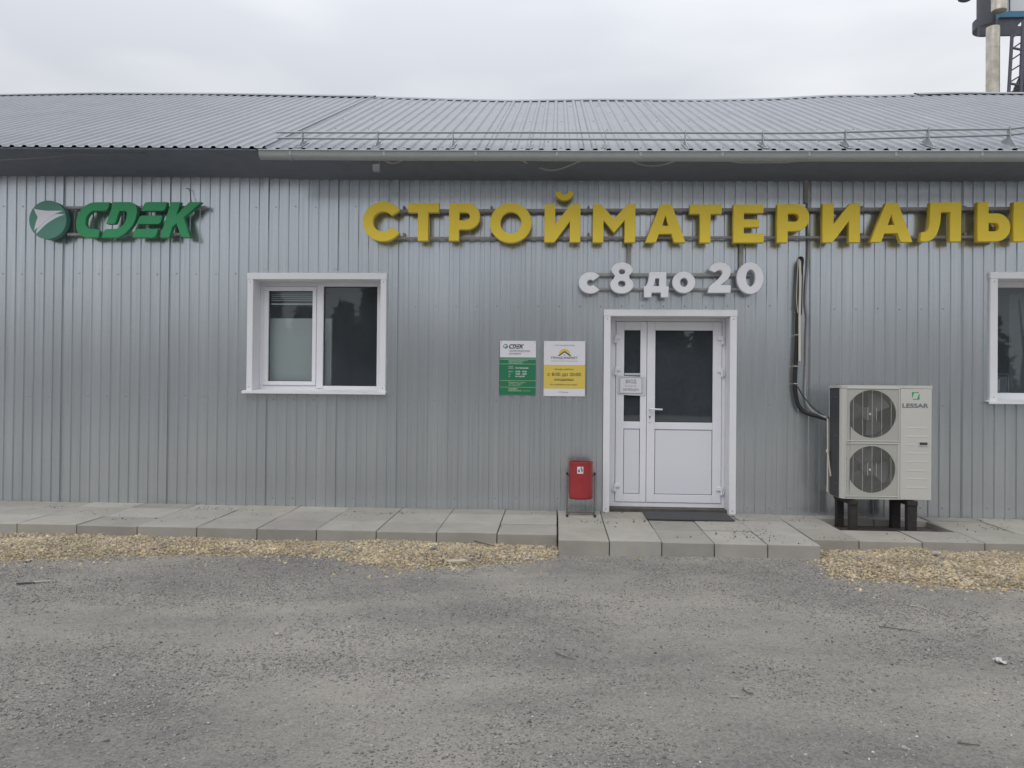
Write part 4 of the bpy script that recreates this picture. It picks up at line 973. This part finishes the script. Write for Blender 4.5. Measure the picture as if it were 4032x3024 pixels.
# ================================================================== air conditioner
YA, YB_ = -.64, -.27
A_ = lambda a, b, Y=YA: P(3232+a/3.19, 1500+b/3.19, Y)
ax1 = A_(1391, 700).x; ax0 = A_(101, 700, YB_).x; az1 = A_(700, 55).z; az0 = A_(700, 1487).z
ac = thing('air_conditioner', 'cream twin fan outdoor air conditioning unit on a steel stand by the wall', 'air conditioner', ((ax0+ax1)/2, (YA+YB_)/2, az0))
rc = .075
edge = [(ax0, YA+rc)]+[(ax0+rc-rc*math.cos(R(a)), YA+rc-rc*math.sin(R(a))) for a in (22, 45, 68)]+[(ax0+rc, YA)]
mb = MB(); n = len(edge)
for z in (az0, az1-.03): mb.v += [(x, y, z) for x, y in edge]
for i in range(n-1): mb.f.append((i, i+1, n+i+1, n+i)); mb.mi.append(0); mb.sm.append(True)
mb.box(ax1-.002, ax1, YA+.001, YB_, az0, az1-.03); mb.box(ax0, ax1, YB_, YB_+.003, az0, az1-.03)
mb.box(ax0, ax0+.012, YB_-.012, YB_-.0005, az0, az1-.03)
mb.add([(ax0, YB_, az0)]+[(x, y, az0) for x, y in edge]+[(ax1, YA, az0), (ax1, YB_, az0)], [tuple(range(n+3))])
cab = obj('cabinet', mb, 'ac_white', ac, fixn=False)
mb = MB(); lid = [(ax0-.004, YB_)]+[(ax0-.004+rc-rc*math.cos(R(a)), YA-.004+rc-rc*math.sin(R(a))) for a in (0, 22, 45, 68, 90)]+[(ax1+.004, YA-.004), (ax1+.004, YB_)]
mb.prism(lid, az1-.028, az1, 'z'); obj('lid', mb, 'ac_white', ac)
f1 = (A_(640, 415), (A_(948, 415).x-A_(332, 415).x)/2); f2 = (A_(637, 1112), (A_(936, 1112).x-A_(334, 1112).x)/2)
xs_ = A_(996, 700).x
finish('front_panel', extr_mesh([[(ax0+rc, az0), (xs_-.002, az0), (xs_-.002, az1-.03), (ax0+rc, az1-.03)], ell(f1[0].x, f1[0].z, f1[1], f1[1], 56), ell(f2[0].x, f2[0].z, f2[1], f2[1], 56)], YA, YA+.012), 'ac_white', ac)
mb = MB(); mb.box(xs_+.001, ax1-.001, YA-.002, YA+.012, az0, az1-.03, bev=.003)
for yy in (600, 707, 813, 918, 1025, 1135, 1240, 1350):
    z = A_(1200, yy).z; xe = A_(1335 if yy != 813 else 1190, 700).x
    mb.prism([(YA-.002, z+.020), (YA-.0036, z+.004), (YA-.0032, z), (YA-.002, z-.001)], A_(1075, 700).x, xe, 'x')
sp = obj('service_panel', mb, 'ac_white', ac)
mb = MB(); ring(mb, A_(1228, 790).x, A_(1343, 790).x, A_(1285, 815).z, A_(1285, 765).z, A_(1236, 790).x, A_(1336, 790).x, A_(1285, 808).z, A_(1285, 772).z, YA-.010, YA-.0025, bev=.002)
mb.box(A_(1236, 790).x, A_(1336, 790).x, YA-.0045, YA-.0025, A_(1285, 808).z, A_(1285, 772).z, 1); obj('handle', mb, ['ac_white', 'fan_grey'], sp)
fn = lambda a, b: (A_(a, b, YA-.003).x, A_(a, b, YA-.003).z)
finish('logo', extr_mesh([[fn(*q_) for q_ in ((1145, 140), (1228, 140), (1228, 150), (1172, 150), (1152, 215), (1145, 180))], [fn(*q_) for q_ in ((1240, 165), (1240, 235), (1155, 235), (1160, 225), (1210, 225), (1232, 165))]], YA-.0032, YA-.0022), 'green_face', sp)
tm = MB(); text(tm, 'LESSAR', fn(1025, 0)[0], fn(1355, 0)[0], fn(0, 338)[1] if False else A_(1190, 338).z, A_(1190, 283).z, YA-.0034, .03); obj('logo_lettering', tm, 'print_grey', sp)
mb = MB(); mb.box(ax0+.002, ax0+.010, YA+rc+.003, YB_-.014, az0+.01, az1-.04); obj('coil', mb, 'coil', ac)
for (c, r_), sq in ((f1, (315, 985, 88, 760)), (f2, (305, 972, 780, 1455))):
    mb = MB(); mb.tube([(c.x, YA+.010, c.z), (c.x, YA+.17, c.z)], r_*1.01, 40, cap=False); mb.cyl((c.x, YA+.17, c.z), (c.x, YA+.172, c.z), r_*1.01, 40)
    obj('fan_shroud', mb, 'ac_dark', ac, fixn=False)
    fan = MB(); fan.cyl((c.x, YA+.06, c.z), (c.x, YA+.12, c.z), r_*.27, 24)
    for b in range(3):
        t0 = b*120+(20 if sq[2] < 500 else 75); pl = []
        for k in range(7): a = R(t0+k*11); pl.append((c.x+r_*.9*math.cos(a), YA+.06+k*.012, c.z+r_*.9*math.sin(a)))
        for k in range(6, -1, -1): a = R(t0-8+k*12); pl.append((c.x+r_*.26*math.cos(a), YA+.07+k*.008, c.z+r_*.26*math.sin(a)))
        fan.add(pl, [(i, i+1, 12-i, 13-i) for i in range(6)], 0, True)
    obj('fan', fan, 'fan_grey', ac)
    X0, X1, Z0, Z1 = A_(sq[0], 700).x, A_(sq[1], 700).x, A_(640, sq[3]).z, A_(640, sq[2]).z
    mb = MB(); ring(mb, X0, X1, Z0, Z1, X0+.008, X1-.008, Z0+.008, Z1-.008, YA-.010, YA-.0005, bev=.002)
    nb = 52
    for k in range(1, nb):
        z = Z0+(Z1-Z0)*k/nb; mb.tube([(X0+.006, YA-.007, z), (X1-.006, YA-.007, z)], .0012, 4)
    for k in range(-2, 3):
        x = c.x+k*.0925+.006*(k == 9); hh = math.sqrt(max(0, (r_*1.0)**2-(k*.0925)**2)); mb.tube([(x, YA-.0105, c.z-hh), (x, YA-.0105, c.z+hh)], .0018, 5)
    for k in (-.042, .042): mb.tube([(c.x+k, YA-.0105, c.z-.065), (c.x+k, YA-.0105, c.z+.065)], .002, 5)
    mb.cyl((c.x-.02, YA-.012, c.z), (c.x-.02, YA-.008, c.z), .011, 12)
    obj('fan_grille', mb, 'ac_grille', ac)
mb = MB()
for a, b in ((205, 65), (325, 67), (968, 68), (1035, 70), (310, 1465), (957, 1478), (1045, 1480), (322, 285), (318, 550), (320, 975), (318, 1250), (192, 200), (192, 690), (192, 1280)):
    p = A_(a, b); mb.dome((p.x, YA-.0045 if a > 210 else YA+.01, p.z), .0045)
obj('screws', mb, 'screw', ac)
mb = MB(); z0, z1 = A_(1400, 1435).z, A_(1400, 1290).z; mb.box(ax1+.0005, ax1+.03, YA+.12, YA+.2, z0, z1, bev=.012); obj('valve_cover', mb, 'ac_white', ac)
mb = MB(); mb.tube([A_(86, 470, YB_-.01), A_(88, 830, YB_-.01), A_(84, 1390, YB_-.01)], .009, 8); mb.tube([A_(84, 862, YB_-.03), A_(84, 898, YB_-.03)], .016, 10); mb.tube([A_(90, 905, YB_-.04), A_(108, 1080, YB_-.05), A_(122, 1190, YB_-.06), A_(130, 1192, YB_-.06)], .008, 8)
obj('drain_hose', mb, 'ivory_plastic', ac)
# steel stand
sd_ = thing('steel_stand', 'dark rusty steel stand of four legs in a pit between the slabs', 'stand', ((ax0+ax1)/2, -.45, .09))
S9 = lambda a, b, Y: P(3050+a/1.383, 950+b/1.383, Y)
for a0_, a1_ in ((412, 452), (725, 790)):
    xl, xr_ = S9(a0_, 1480, -.65).x, S9(a1_, 1480, -.65).x; xr_ = min(xr_, xl+.09)
    for y in (-.65, -.29): mb = MB(); mb.box(xl, xr_, y, y+.07, .085, az0-.058, bev=.003); obj('leg', mb, 'rust_steel', sd_)
    mb = MB(); mb.box(xl-.004, xr_+.004, -.66, -.20, az0-.056, az0-.012, bev=.003); obj('crossbeam', mb, 'rust_steel', sd_)
    mb = MB()
    for y in (-.56, -.3): mb.box(xl+.02, xr_-.02, y, y+.03, az0-.0115, az0-.0005)
    obj('foot_pad', mb, 'rail_steel', sd_)
mb = MB(); mb.box(S9(412, 1560, -.66).x-.12, S9(790, 1570, -.66).x, -.735, -.715, .095, .140); obj('base_angle', mb, 'rust_steel', sd_)

# pipes and cables of the unit
def cable(name, label, cat, pts, Y, r, m, group=None, n=8, smooth=4):
    P_ = [Vector(p) for p in pts]; out = []
    for i in range(len(P_)-1):
        p0, p1, p2, p3 = P_[max(i-1, 0)], P_[i], P_[i+1], P_[min(i+2, len(P_)-1)]
        for k in range(smooth):
            t = k/smooth; out.append(.5*((2*p1)+(p2-p0)*t+(2*p0-5*p1+4*p2-p3)*t*t+(-p0+3*p1-3*p2+p3)*t**3))
    out.append(P_[-1]); mb = MB(); mb.tube(out, r, n)
    if name is None: return mb
    return solo(name, mb, m, label, cat, group)
def s9(l, Y): return [S9(a, b, (Y if not isinstance(Y, list) else Y[i])) for i, (a, b) in enumerate(l)]
pb_ = thing('pipe_bundle', 'black insulated refrigerant pipes with cream hose running from a wall hole to the unit', 'pipe', S9(140, 900, -.05))
mb = cable(None, 0, 0, s9([(133, 92), (148, 105), (132, 200), (126, 330), (122, 510), (114, 680), (110, 760), (112, 810), (126, 885), (165, 930), (230, 952), (300, 970)], [.05, -.05, -.06, -.06, -.06, -.06, -.06, -.06, -.07, -.10, -.17, -.27]), 0, .024, 0); obj('insulated_pipe', mb, 'black_rubber', pb_)
mb = cable(None, 0, 0, s9([(138, 92), (152, 120), (150, 250), (146, 400)], [.03, -.05, -.05, -.05]), 0, .006, 0); obj('cable', mb, 'black_rubber', pb_)
mb = cable(None, 0, 0, s9([(135, 92), (138, 130), (139, 250), (136, 400), (136, 560), (136, 652)], [.02, -.10, -.095, -.095, -.095, -.095]), 0, .0125, 0); obj('cream_hose', mb, 'ivory_plastic', pb_)
mb = cable(None, 0, 0, s9([(128, 100), (120, 300), (126, 390)], [-.08, -.09, -.09]), 0, .004, 0); obj('cable', mb, 'ivory_plastic', pb_)
mb = cable(None, 0, 0, s9([(124, 790), (160, 850), (220, 915), (290, 965)], [-.09, -.1, -.16, -.27]), 0, .006, 0); obj('cable', mb, 'black_rubber', pb_)
mb = MB()
for a, b in ((128, 380), (122, 510), (113, 680), (111, 775)): p = S9(a, b, -.06); mb.tube([p-Vector((0, 0, .004)), p+Vector((0, 0, .004))], .0255, 12)
obj('cable_tie', mb, 'ivory_plastic', pb_)
cn = [P(3179, y, -.012) for y in (600, 700, 800, 900)]+s9([(186, 0), (182, 120), (172, 220), (168, 330), (178, 420), (174, 510), (172, 650), (168, 760), (166, 835), (178, 888), (212, 930), (285, 962)], [-.02, -.02, -.02, -.02, -.02, -.02, -.02, -.02, -.03, -.05, -.12, -.27])
cable('conduit', 'grey corrugated conduit dropping from the eave to the air conditioning unit', 'conduit', cn, 0, .013, 'grey_conduit')
mb = MB()
for dx in (-.031, -.026, -.02): pass
tr_ = MB(); p0 = P(3176, 620, -.02); tr_.box(p0.x-.022, p0.x+.022, -.028, -.003, P(3176, 800, -.02).z, P(3176, 610, -.02).z, bev=.002)
solo('cable_duct', tr_, 'rail_steel', 'short grey cable duct on the wall between eave and yellow letters', 'cable duct')

# things under the eave
c2 = lambda a, b, Y: P(1000+a/2.212, 300+b/2.212, Y); c3 = lambda a, b, Y: P(2000+a/2.212, 300+b/2.212, Y); c1 = lambda a, b, Y: P(a/2.212, 300+b/2.212, Y); c4 = lambda a, b, Y: P(3032+a/2.212, 300+b/2.212, Y)
fl_ = thing('floodlight', 'small pale square floodlight hung under the eave behind the gutter', 'floodlight', c2(1065, 830, -.55))
p0, p1 = c2(1032, 828, -.6), c2(1094, 762, -.6); mb = MB(); mb.box(p0.x, p1.x, -.6, -.55, p0.z, p1.z, bev=.006); obj('housing', mb, 'lamp_grey', fl_)
mb = MB(); mb.box(p0.x-.006, p0.x-.001, -.6, -.555, p1.z-.04, p1.z+.09); mb.box(p1.x+.001, p1.x+.006, -.6, -.555, p1.z-.04, p1.z+.09); mb.box(p0.x-.006, p1.x+.012, -.6, -.555, p1.z+.091, p1.z+.105); obj('bracket', mb, 'cable_grey', fl_)
EC = -.66
for lab, pts_ in (('short stiff grey cable end sticking down under the gutter', [c3(75, 708, EC), c3(120, 735, EC), c3(168, 764, EC)]),
                  ('grey cable curling up to the gutter with one loose end below it', [c3(275, 803, EC), c3(370, 821, EC), c3(450, 812, EC), c3(560, 772, EC), c3(690, 718, EC)]),
                  ('grey cable sagging in a shallow loop under the middle of the gutter', [c3(1020, 715, EC), c3(1150, 770, EC), c3(1260, 785, EC), c3(1370, 770, EC), c3(1540, 716, EC)]),
                  ('long grey cable sagging under the gutter beside the wall duct', [c3(1870, 716, EC), c3(1950, 745, EC), c3(2060, 757, EC), c4(0, 755, EC), c4(170, 752, EC), c4(420, 712, EC)]),
                  ('grey cable loop hanging next to the small floodlight', [c2(1150, 745, EC), c2(1200, 762, EC), c2(1260, 752, EC), c2(1315, 712, EC)])):
    cable('hanging_cable', lab, 'cable', pts_, 0, .009, 'cable_grey', 'cables hanging under the eave')
for lab, pts_ in (('thin pale string drooping under the roof edge at the left', [c1(-50, 735, -.62), c1(300, 715, -.62), c1(500, 700, -.62), c1(690, 676, -.62), c1(720, 640, -.62)]),
                  ('long thin pale string stretched under the roof edge above the green sign', [c1(420, 650, -.62), c1(650, 680, -.62), c1(900, 687, -.62), c1(1150, 675, -.62), c1(1390, 655, -.62)])):
    cable('string', lab, 'string', pts_, 0, .003, 'wood_pale', 'strings under the roof edge', n=5)
cable('wire', 'bent thin wire sticking from the wall above the last green letter', 'wire', [c1(1622, 980, -.03), c1(1650, 984, -.03), c1(1658, 1040, -.05), c1(1668, 1100, -.08)], 0, .004, 'cable_black', n=5)

# ================================================================== industrial tower behind the roof
YT = 13.0
T_ = lambda a, b, Y=YT: P(3632+a/4.1475, b/4.1475, Y)
tw = thing('industrial_tower', 'grey hopper tower with a rusty steel flue and lattice ladder rising behind the roof', 'tower', (T_(1300, 1500).x, YT, 0))
fx_ = T_(1150, 1000).x; fr_ = (T_(1255, 1000).x-T_(1046, 1000).x)/2
mb = MB(); zt_ = T_(1140, 450).z; mb.cyl((fx_, YT, 0), (fx_, YT, zt_), fr_, 28); fx2 = T_(1165, 100).x; mb.cyl((fx2, YT-.25, T_(1165, 255).z), (fx2, YT-.25, T_(1165, -600).z), (T_(1280, 100).x-T_(1050, 100).x)/2, 28)
for yy in (790, 1395): z = T_(1150, yy).z; mb.cyl((fx_, YT, z-.02), (fx_, YT, z+.02), fr_*1.015, 28)
obj('flue', mb, 'flue_steel', tw)
tx = T_(1136, 200, YT+1.1).x; tr0 = (T_(1362, 200, YT+1.1).x-T_(910, 200, YT+1.1).x)/2
zf_ = T_(850, 410, YT+1.1).z
mb = MB(); mb.cyl((tx, YT+1.1, zf_+.10), (tx, YT+1.1, T_(1100, -600).z), tr0, 40); obj('hopper', mb, 'hopper_steel', tw)
mb = MB(); mb.cyl((tx, YT+1.1, zf_-.13), (tx, YT+1.1, zf_+.13), tr0*1.27, 40); obj('flange', mb, 'hopper_steel', tw)
mb = MB(); mb.box(T_(932, 500, YT+.35).x, T_(1700, 500, YT+.35).x, YT+.35, YT+.45, T_(1200, 570, YT+.35).z, T_(1200, 430, YT+.35).z)
mb.box(T_(1240, 400, YT+.36).x, T_(1560, 400, YT+.36).x, YT+.36, YT+.5, T_(1200, 429, YT+.36).z, T_(1200, 195, YT+.36).z)
mb.prism([(T_(1561, 0, YT+.36).x, T_(0, 440, YT+.36).z), (T_(1561, 0, YT+.36).x, T_(0, 195, YT+.36).z), (T_(1760, 0, YT+.36).x, T_(0, 195, YT+.36).z), (T_(1700, 0, YT+.36).x, T_(0, 300, YT+.36).z)], YT+.36, YT+.5); obj('platform_beam', mb, 'hopper_steel', tw)
mb = MB(); mb.box(T_(1363, 100).x, T_(1900, 100).x, YT+.3, YT+.45, T_(1500, 190).z, T_(1500, 92).z); mb.box(T_(1363, 100).x, T_(1372, 100).x, YT+.29, YT+.44, T_(1500, 91).z, T_(1500, -500).z); cb = obj('cabin', mb, 'tower_blue', tw)
mb = MB(); mb.box(T_(1373, 100).x, T_(1900, 100).x, YT+.35, YT+.40, T_(1500, 91).z, T_(1500, -400).z); obj('cabin_glazing', mb, 'pale_metal', cb)
mb = MB(); mb.box(T_(1535, 100).x, T_(1546, 100).x, YT+.31, YT+.345, T_(1500, 91).z, T_(1500, -400).z); obj('glazing_bar', mb, 'ladder_steel', cb)
ld = MB(); rad = .03
ld.tube([T_(1465, 560), T_(1408, 1530), T_(1370, 2200)], .045, 6); ld.tube([T_(1655, 330), T_(1610, 1400), T_(1580, 2200)], .06, 6)
for a, b in (((1475, 610), (1540, 565)), ((1472, 790), (1640, 672)), ((1460, 970), (1630, 858)), ((1450, 1150), (1620, 1045)), ((1435, 1335), (1612, 1228)), ((1425, 1520), (1600, 1410))): ld.tube([T_(*a), T_(*b)], .02, 5)
for a, b in (((1470, 785), (1640, 820)), ((1435, 1365), (1612, 1400))): ld.tube([T_(*a), T_(*b)], .035, 5)
obj('ladder', ld, 'ladder_steel', tw)
mb = MB(); mb.tube([T_(1668, 560, YT+.15), T_(1628, 1400, YT+.15), T_(1590, 2300, YT+.15)], .05, 8); obj('support_post', mb, 'tower_blue', tw)
mb = MB()
for k in range(9):
    a = 1480+k*17; mb.tube([T_(a+random.uniform(0, 20), 1620), T_(a+20+k*8, 1430+random.uniform(-30, 30)), T_(1600+k*10, 1260+random.uniform(-40, 60)), T_(1690+k*10, 1100+k*40)], .024, 6)
obj('cable_bundle', mb, 'cable_black', tw)
lm = thing('street_lamp', 'dark rounded lamp head just dipping into view beside the tower top', 'lamp', (T_(685, 0, 12.5).x, 12.5, 0))
p = T_(685, -12, 12.5); mb = MB(); rr_x = T_(800, 0, 12.5).x-T_(685, 0, 12.5).x
n = 20; vs_ = [];
for j, (r_, dz) in enumerate(((.0, -.075), (.5, -.065), (.85, -.035), (1, .02), (.8, .12), (.3, .18))): vs_ += [(p.x+rr_x*r_*math.cos(2*math.pi*k/n), 12.5+rr_x*.6*r_*math.sin(2*math.pi*k/n), p.z+dz) for k in range(n)]
mb.add(vs_, [(j*n+k, j*n+(k+1) % n, (j+1)*n+(k+1) % n, (j+1)*n+k) for j in range(5) for k in range(n)], 0, True); obj('lamp_head', mb, 'hopper_steel', lm)
mb = MB(); mb.tube([(p.x, 12.5, p.z+.17), (p.x+.3, 12.6, p.z+.7), (T_(1150, 1000, 15.2).x, 15.2, p.z+1.6)], .04, 8); obj('arm', mb, 'hopper_steel', lm)
mb = MB(); mb.cyl((T_(1150, 1000, 15.2).x, 15.2, 0.0), (T_(1150, 1000, 15.2).x, 15.2, p.z+1.65), .06, 10); obj('pole', mb, 'hopper_steel', lm)

# ================================================================== litter and small stones in the yard
gz0 = lambda p: float(ground_z(np.array([p.x]), np.array([p.y]))[0])
def on(px, py, h=.008): p = G(px, py); return Vector((p.x, p.y, gz0(p)+h))
st_ = thing('stick', 'thin stick half dark bark and half pale lying on the yard', 'stick', on(130, 2292, 0))
mb = MB(); mb.tube([on(65, 2298, .012), on(100, 2297, .013), on(136, 2295, .012)], [.007, .008, .007], 8); obj('bark_half', mb, 'stick_dark', st_)
mb = MB(); mb.tube([on(134, 2293, .013), on(170, 2289, .012), on(200, 2286, .010)], [.006, .006, .005], 8); obj('pale_half', mb, 'stick_pale', st_)
def twig(label, pl, r, h, m='twig'):
    mb = MB(); mb.tube([on(a, b, h) for a, b in pl], [r*(1-.5*i/(len(pl)-1)) for i in range(len(pl))], 6); return solo('twig', mb, m, label, 'twig')
twig('long bent brown twig lying on the gravel beside the slabs', [(1761, 2141), (1800, 2143), (1846, 2147), (1890, 2160), (1948, 2176)], .009, .068)
twig('dark short twig lying slantwise in mid yard', [(2185, 2563), (2225, 2580), (2267, 2594)], .0035, .008)
twig('crooked dark twig lying in the yard below the right gravel', [(3460, 2464), (3510, 2470), (3570, 2478), (3625, 2487)], .004, .008)
twig('pale slim twig lying closest to the right gravel edge', [(3584, 2387), (3625, 2393), (3657, 2405)], .005, .008, 'stick_pale')
twig('pale straight twig lying alone near the bottom of the yard', [(2878, 2749), (2915, 2750)], .004, .008, 'stick_pale')
twig('brown twig lying beside the pale straight twig low in the yard', [(2925, 2722), (2950, 2738), (2968, 2742)], .004, .007)
twig('thin dry stem lying in the yard well below the white scrap', [(3770, 2922), (3810, 2928), (3855, 2933)], .004, .007)
mb = MB(); a, b = on(1750, 2220, .03), on(1832, 2217, .035); mb.add([a, b, b+Vector((.02, -.045, -.012)), a+Vector((.05, -.03, -.012)), a+Vector((0, 0, .008)), b+Vector((0, 0, .008)), b+Vector((.02, -.045, 0)), a+Vector((.05, -.03, 0))], [(0, 1, 2, 3), (4, 5, 6, 7), (0, 1, 5, 4), (1, 2, 6, 5), (2, 3, 7, 6), (3, 0, 4, 7)])
solo('wood_chip', mb, 'stick_pale', 'split yellow wood chip at the lower edge of the gravel', 'wood chip')
def scrap(name, label, cat, px, py, wd, hd, m, h, seed):
    rg = random.Random(seed); p = on(px, py, h); mb = MB(); n = 6
    for i in range(n+1):
        for j in range(n+1): u, v = i/n-.5, j/n-.5; k = 1-.35*rg.random()*(i in (0, n) or j in (0, n)); mb.v.append((p.x+u*wd*k, p.y+v*hd*k, p.z+rg.uniform(0, .022)))
    for i in range(n):
        for j in range(n): a = i*(n+1)+j; mb.f.append((a, a+n+1, a+n+2, a+1)); mb.mi.append(0); mb.sm.append(False)
    solo(name, mb, m, label, cat)
scrap('plastic_scrap', 'crumpled white plastic scrap lying on the yard near its right edge', 'scrap', 3935, 2602, .055, .09, 'paper_scrap', .004, 1)
scrap('paper_scrap', 'crumpled pale paper lying on dust below the far left gravel', 'scrap', 108, 2208, .06, .08, 'stick_pale', .004, 2)
scrap('foil_scrap', 'small torn blue grey scrap lying on the gravel', 'scrap', 1708, 2186,   .07, .05, 'cable_grey', .055, 3)
scrap('leaf', 'bright green fallen leaf on the ground before the step', 'leaf', 2517, 2205, .022, .04, 'leaf_green', .003, 4)
mb = MB(); mb.tube([on(2060, 2207, .02), on(2084, 2205, .022)], .007, 8); solo('cigarette_end', mb, 'paper_scrap', 'white cigarette end on the gravel near the step', 'cigarette end')
def stone(label, px, py, size, m, h, seed):
    rg = random.Random(seed); p = on(px, py, h); bm = bmesh.new(); bmesh.ops.create_icosphere(bm, subdivisions=2, radius=1)
    sx_, sy_, sz_ = size
    for v in bm.verts: k = 1+rg.uniform(-.14, .14); v.co = (p.x+v.co.x*sx_*k, p.y+v.co.y*sy_*k, p.z+v.co.z*sz_*k+sz_*.4)
    bm.verts.index_update(); mb = MB(); mb.add([v.co[:] for v in bm.verts], [[v.index for v in f.verts] for f in bm.faces]); bm.free(); solo('stone', mb, m, label, 'stone')
stone('dark grey stone lying against the right corner of the step', 3248, 2172, (.05, .035, .026), 'stone_dark', .05, 1)
stone('pale lump of stone half sunk in the middle of the right gravel', 3683, 2219, (.038, .03, .022), 'stone_grey', .075, 2)
stone('pale pebble alone in the yard below the two-pane window', 1089, 2493, (.018, .015, .012), 'stone_grey', .004, 3)
stone('flat grey pebble on the right gravel close to the slabs', 3369, 2148, (.028, .02, .015), 'stone_grey', .075, 4)
stone('pale small pebble lying low in the yard under the air conditioner', 3560, 2944, (.012, .011, .009), 'stone_grey', .003, 5)
stone('small rounded pebble on the ground right before the step', 2325, 2216, (.012, .012, .010), 'stone_grey', .004, 6)

# ================================================================== wood across the yard (seen mirrored in the panes)
tv, tf = [], []; nv = 0
wd_ = MB()
for k in range(34):
    x = -42+k*2.6+random.uniform(-1, 1); y = -44+random.uniform(-5, 5); h = random.uniform(5.5, 9.5)
    wd_.tube([(x, y, -.1), (x+random.uniform(-.2, .2), y, h*.5), (x+random.uniform(-.4, .4), y, h*.95)], [.16, .11, .03], 6)
o = obj('woodland', wd_, 'bark', None, Vector((0, 0, 0))); o['kind'] = 'stuff'
tr = np.array([(v[0], v[1], 0) for i, v in enumerate(wd_.v) if i % 18 == 0])
n = 34*3600; cx = np.repeat(np.arange(34), 3600); bxs = np.array([-42+k*2.6 for k in range(34)])
hh = rng.uniform(.0, 1.0, n)**1.15; rad = (1-hh)*2.3+.45; an = rng.uniform(0, 2*np.pi, n); r_ = rad*np.sqrt(rng.uniform(0, 1, n))
H = rng.uniform(5.5, 9.5, 34)[cx]
ctr = np.stack([bxs[cx]+r_*np.cos(an), -44+r_*np.sin(an)+rng.uniform(-4, 4, 34)[cx], hh*H], 1)
d1 = rng.normal(0, .28, (n, 3)); d2 = rng.normal(0, .28, (n, 3)); V = np.stack([ctr, ctr+d1, ctr+d2], 1).reshape(-1, 3)
o = np_mesh('woodland', V, np.arange(n*3).reshape(-1, 3), 'foliage'); o['kind'] = 'stuff'

sc.render.engine = 'CYCLES'; sc.cycles.max_bounces = 8; sc.cycles.transparent_max_bounces = 12; sc.cycles.use_denoising = True
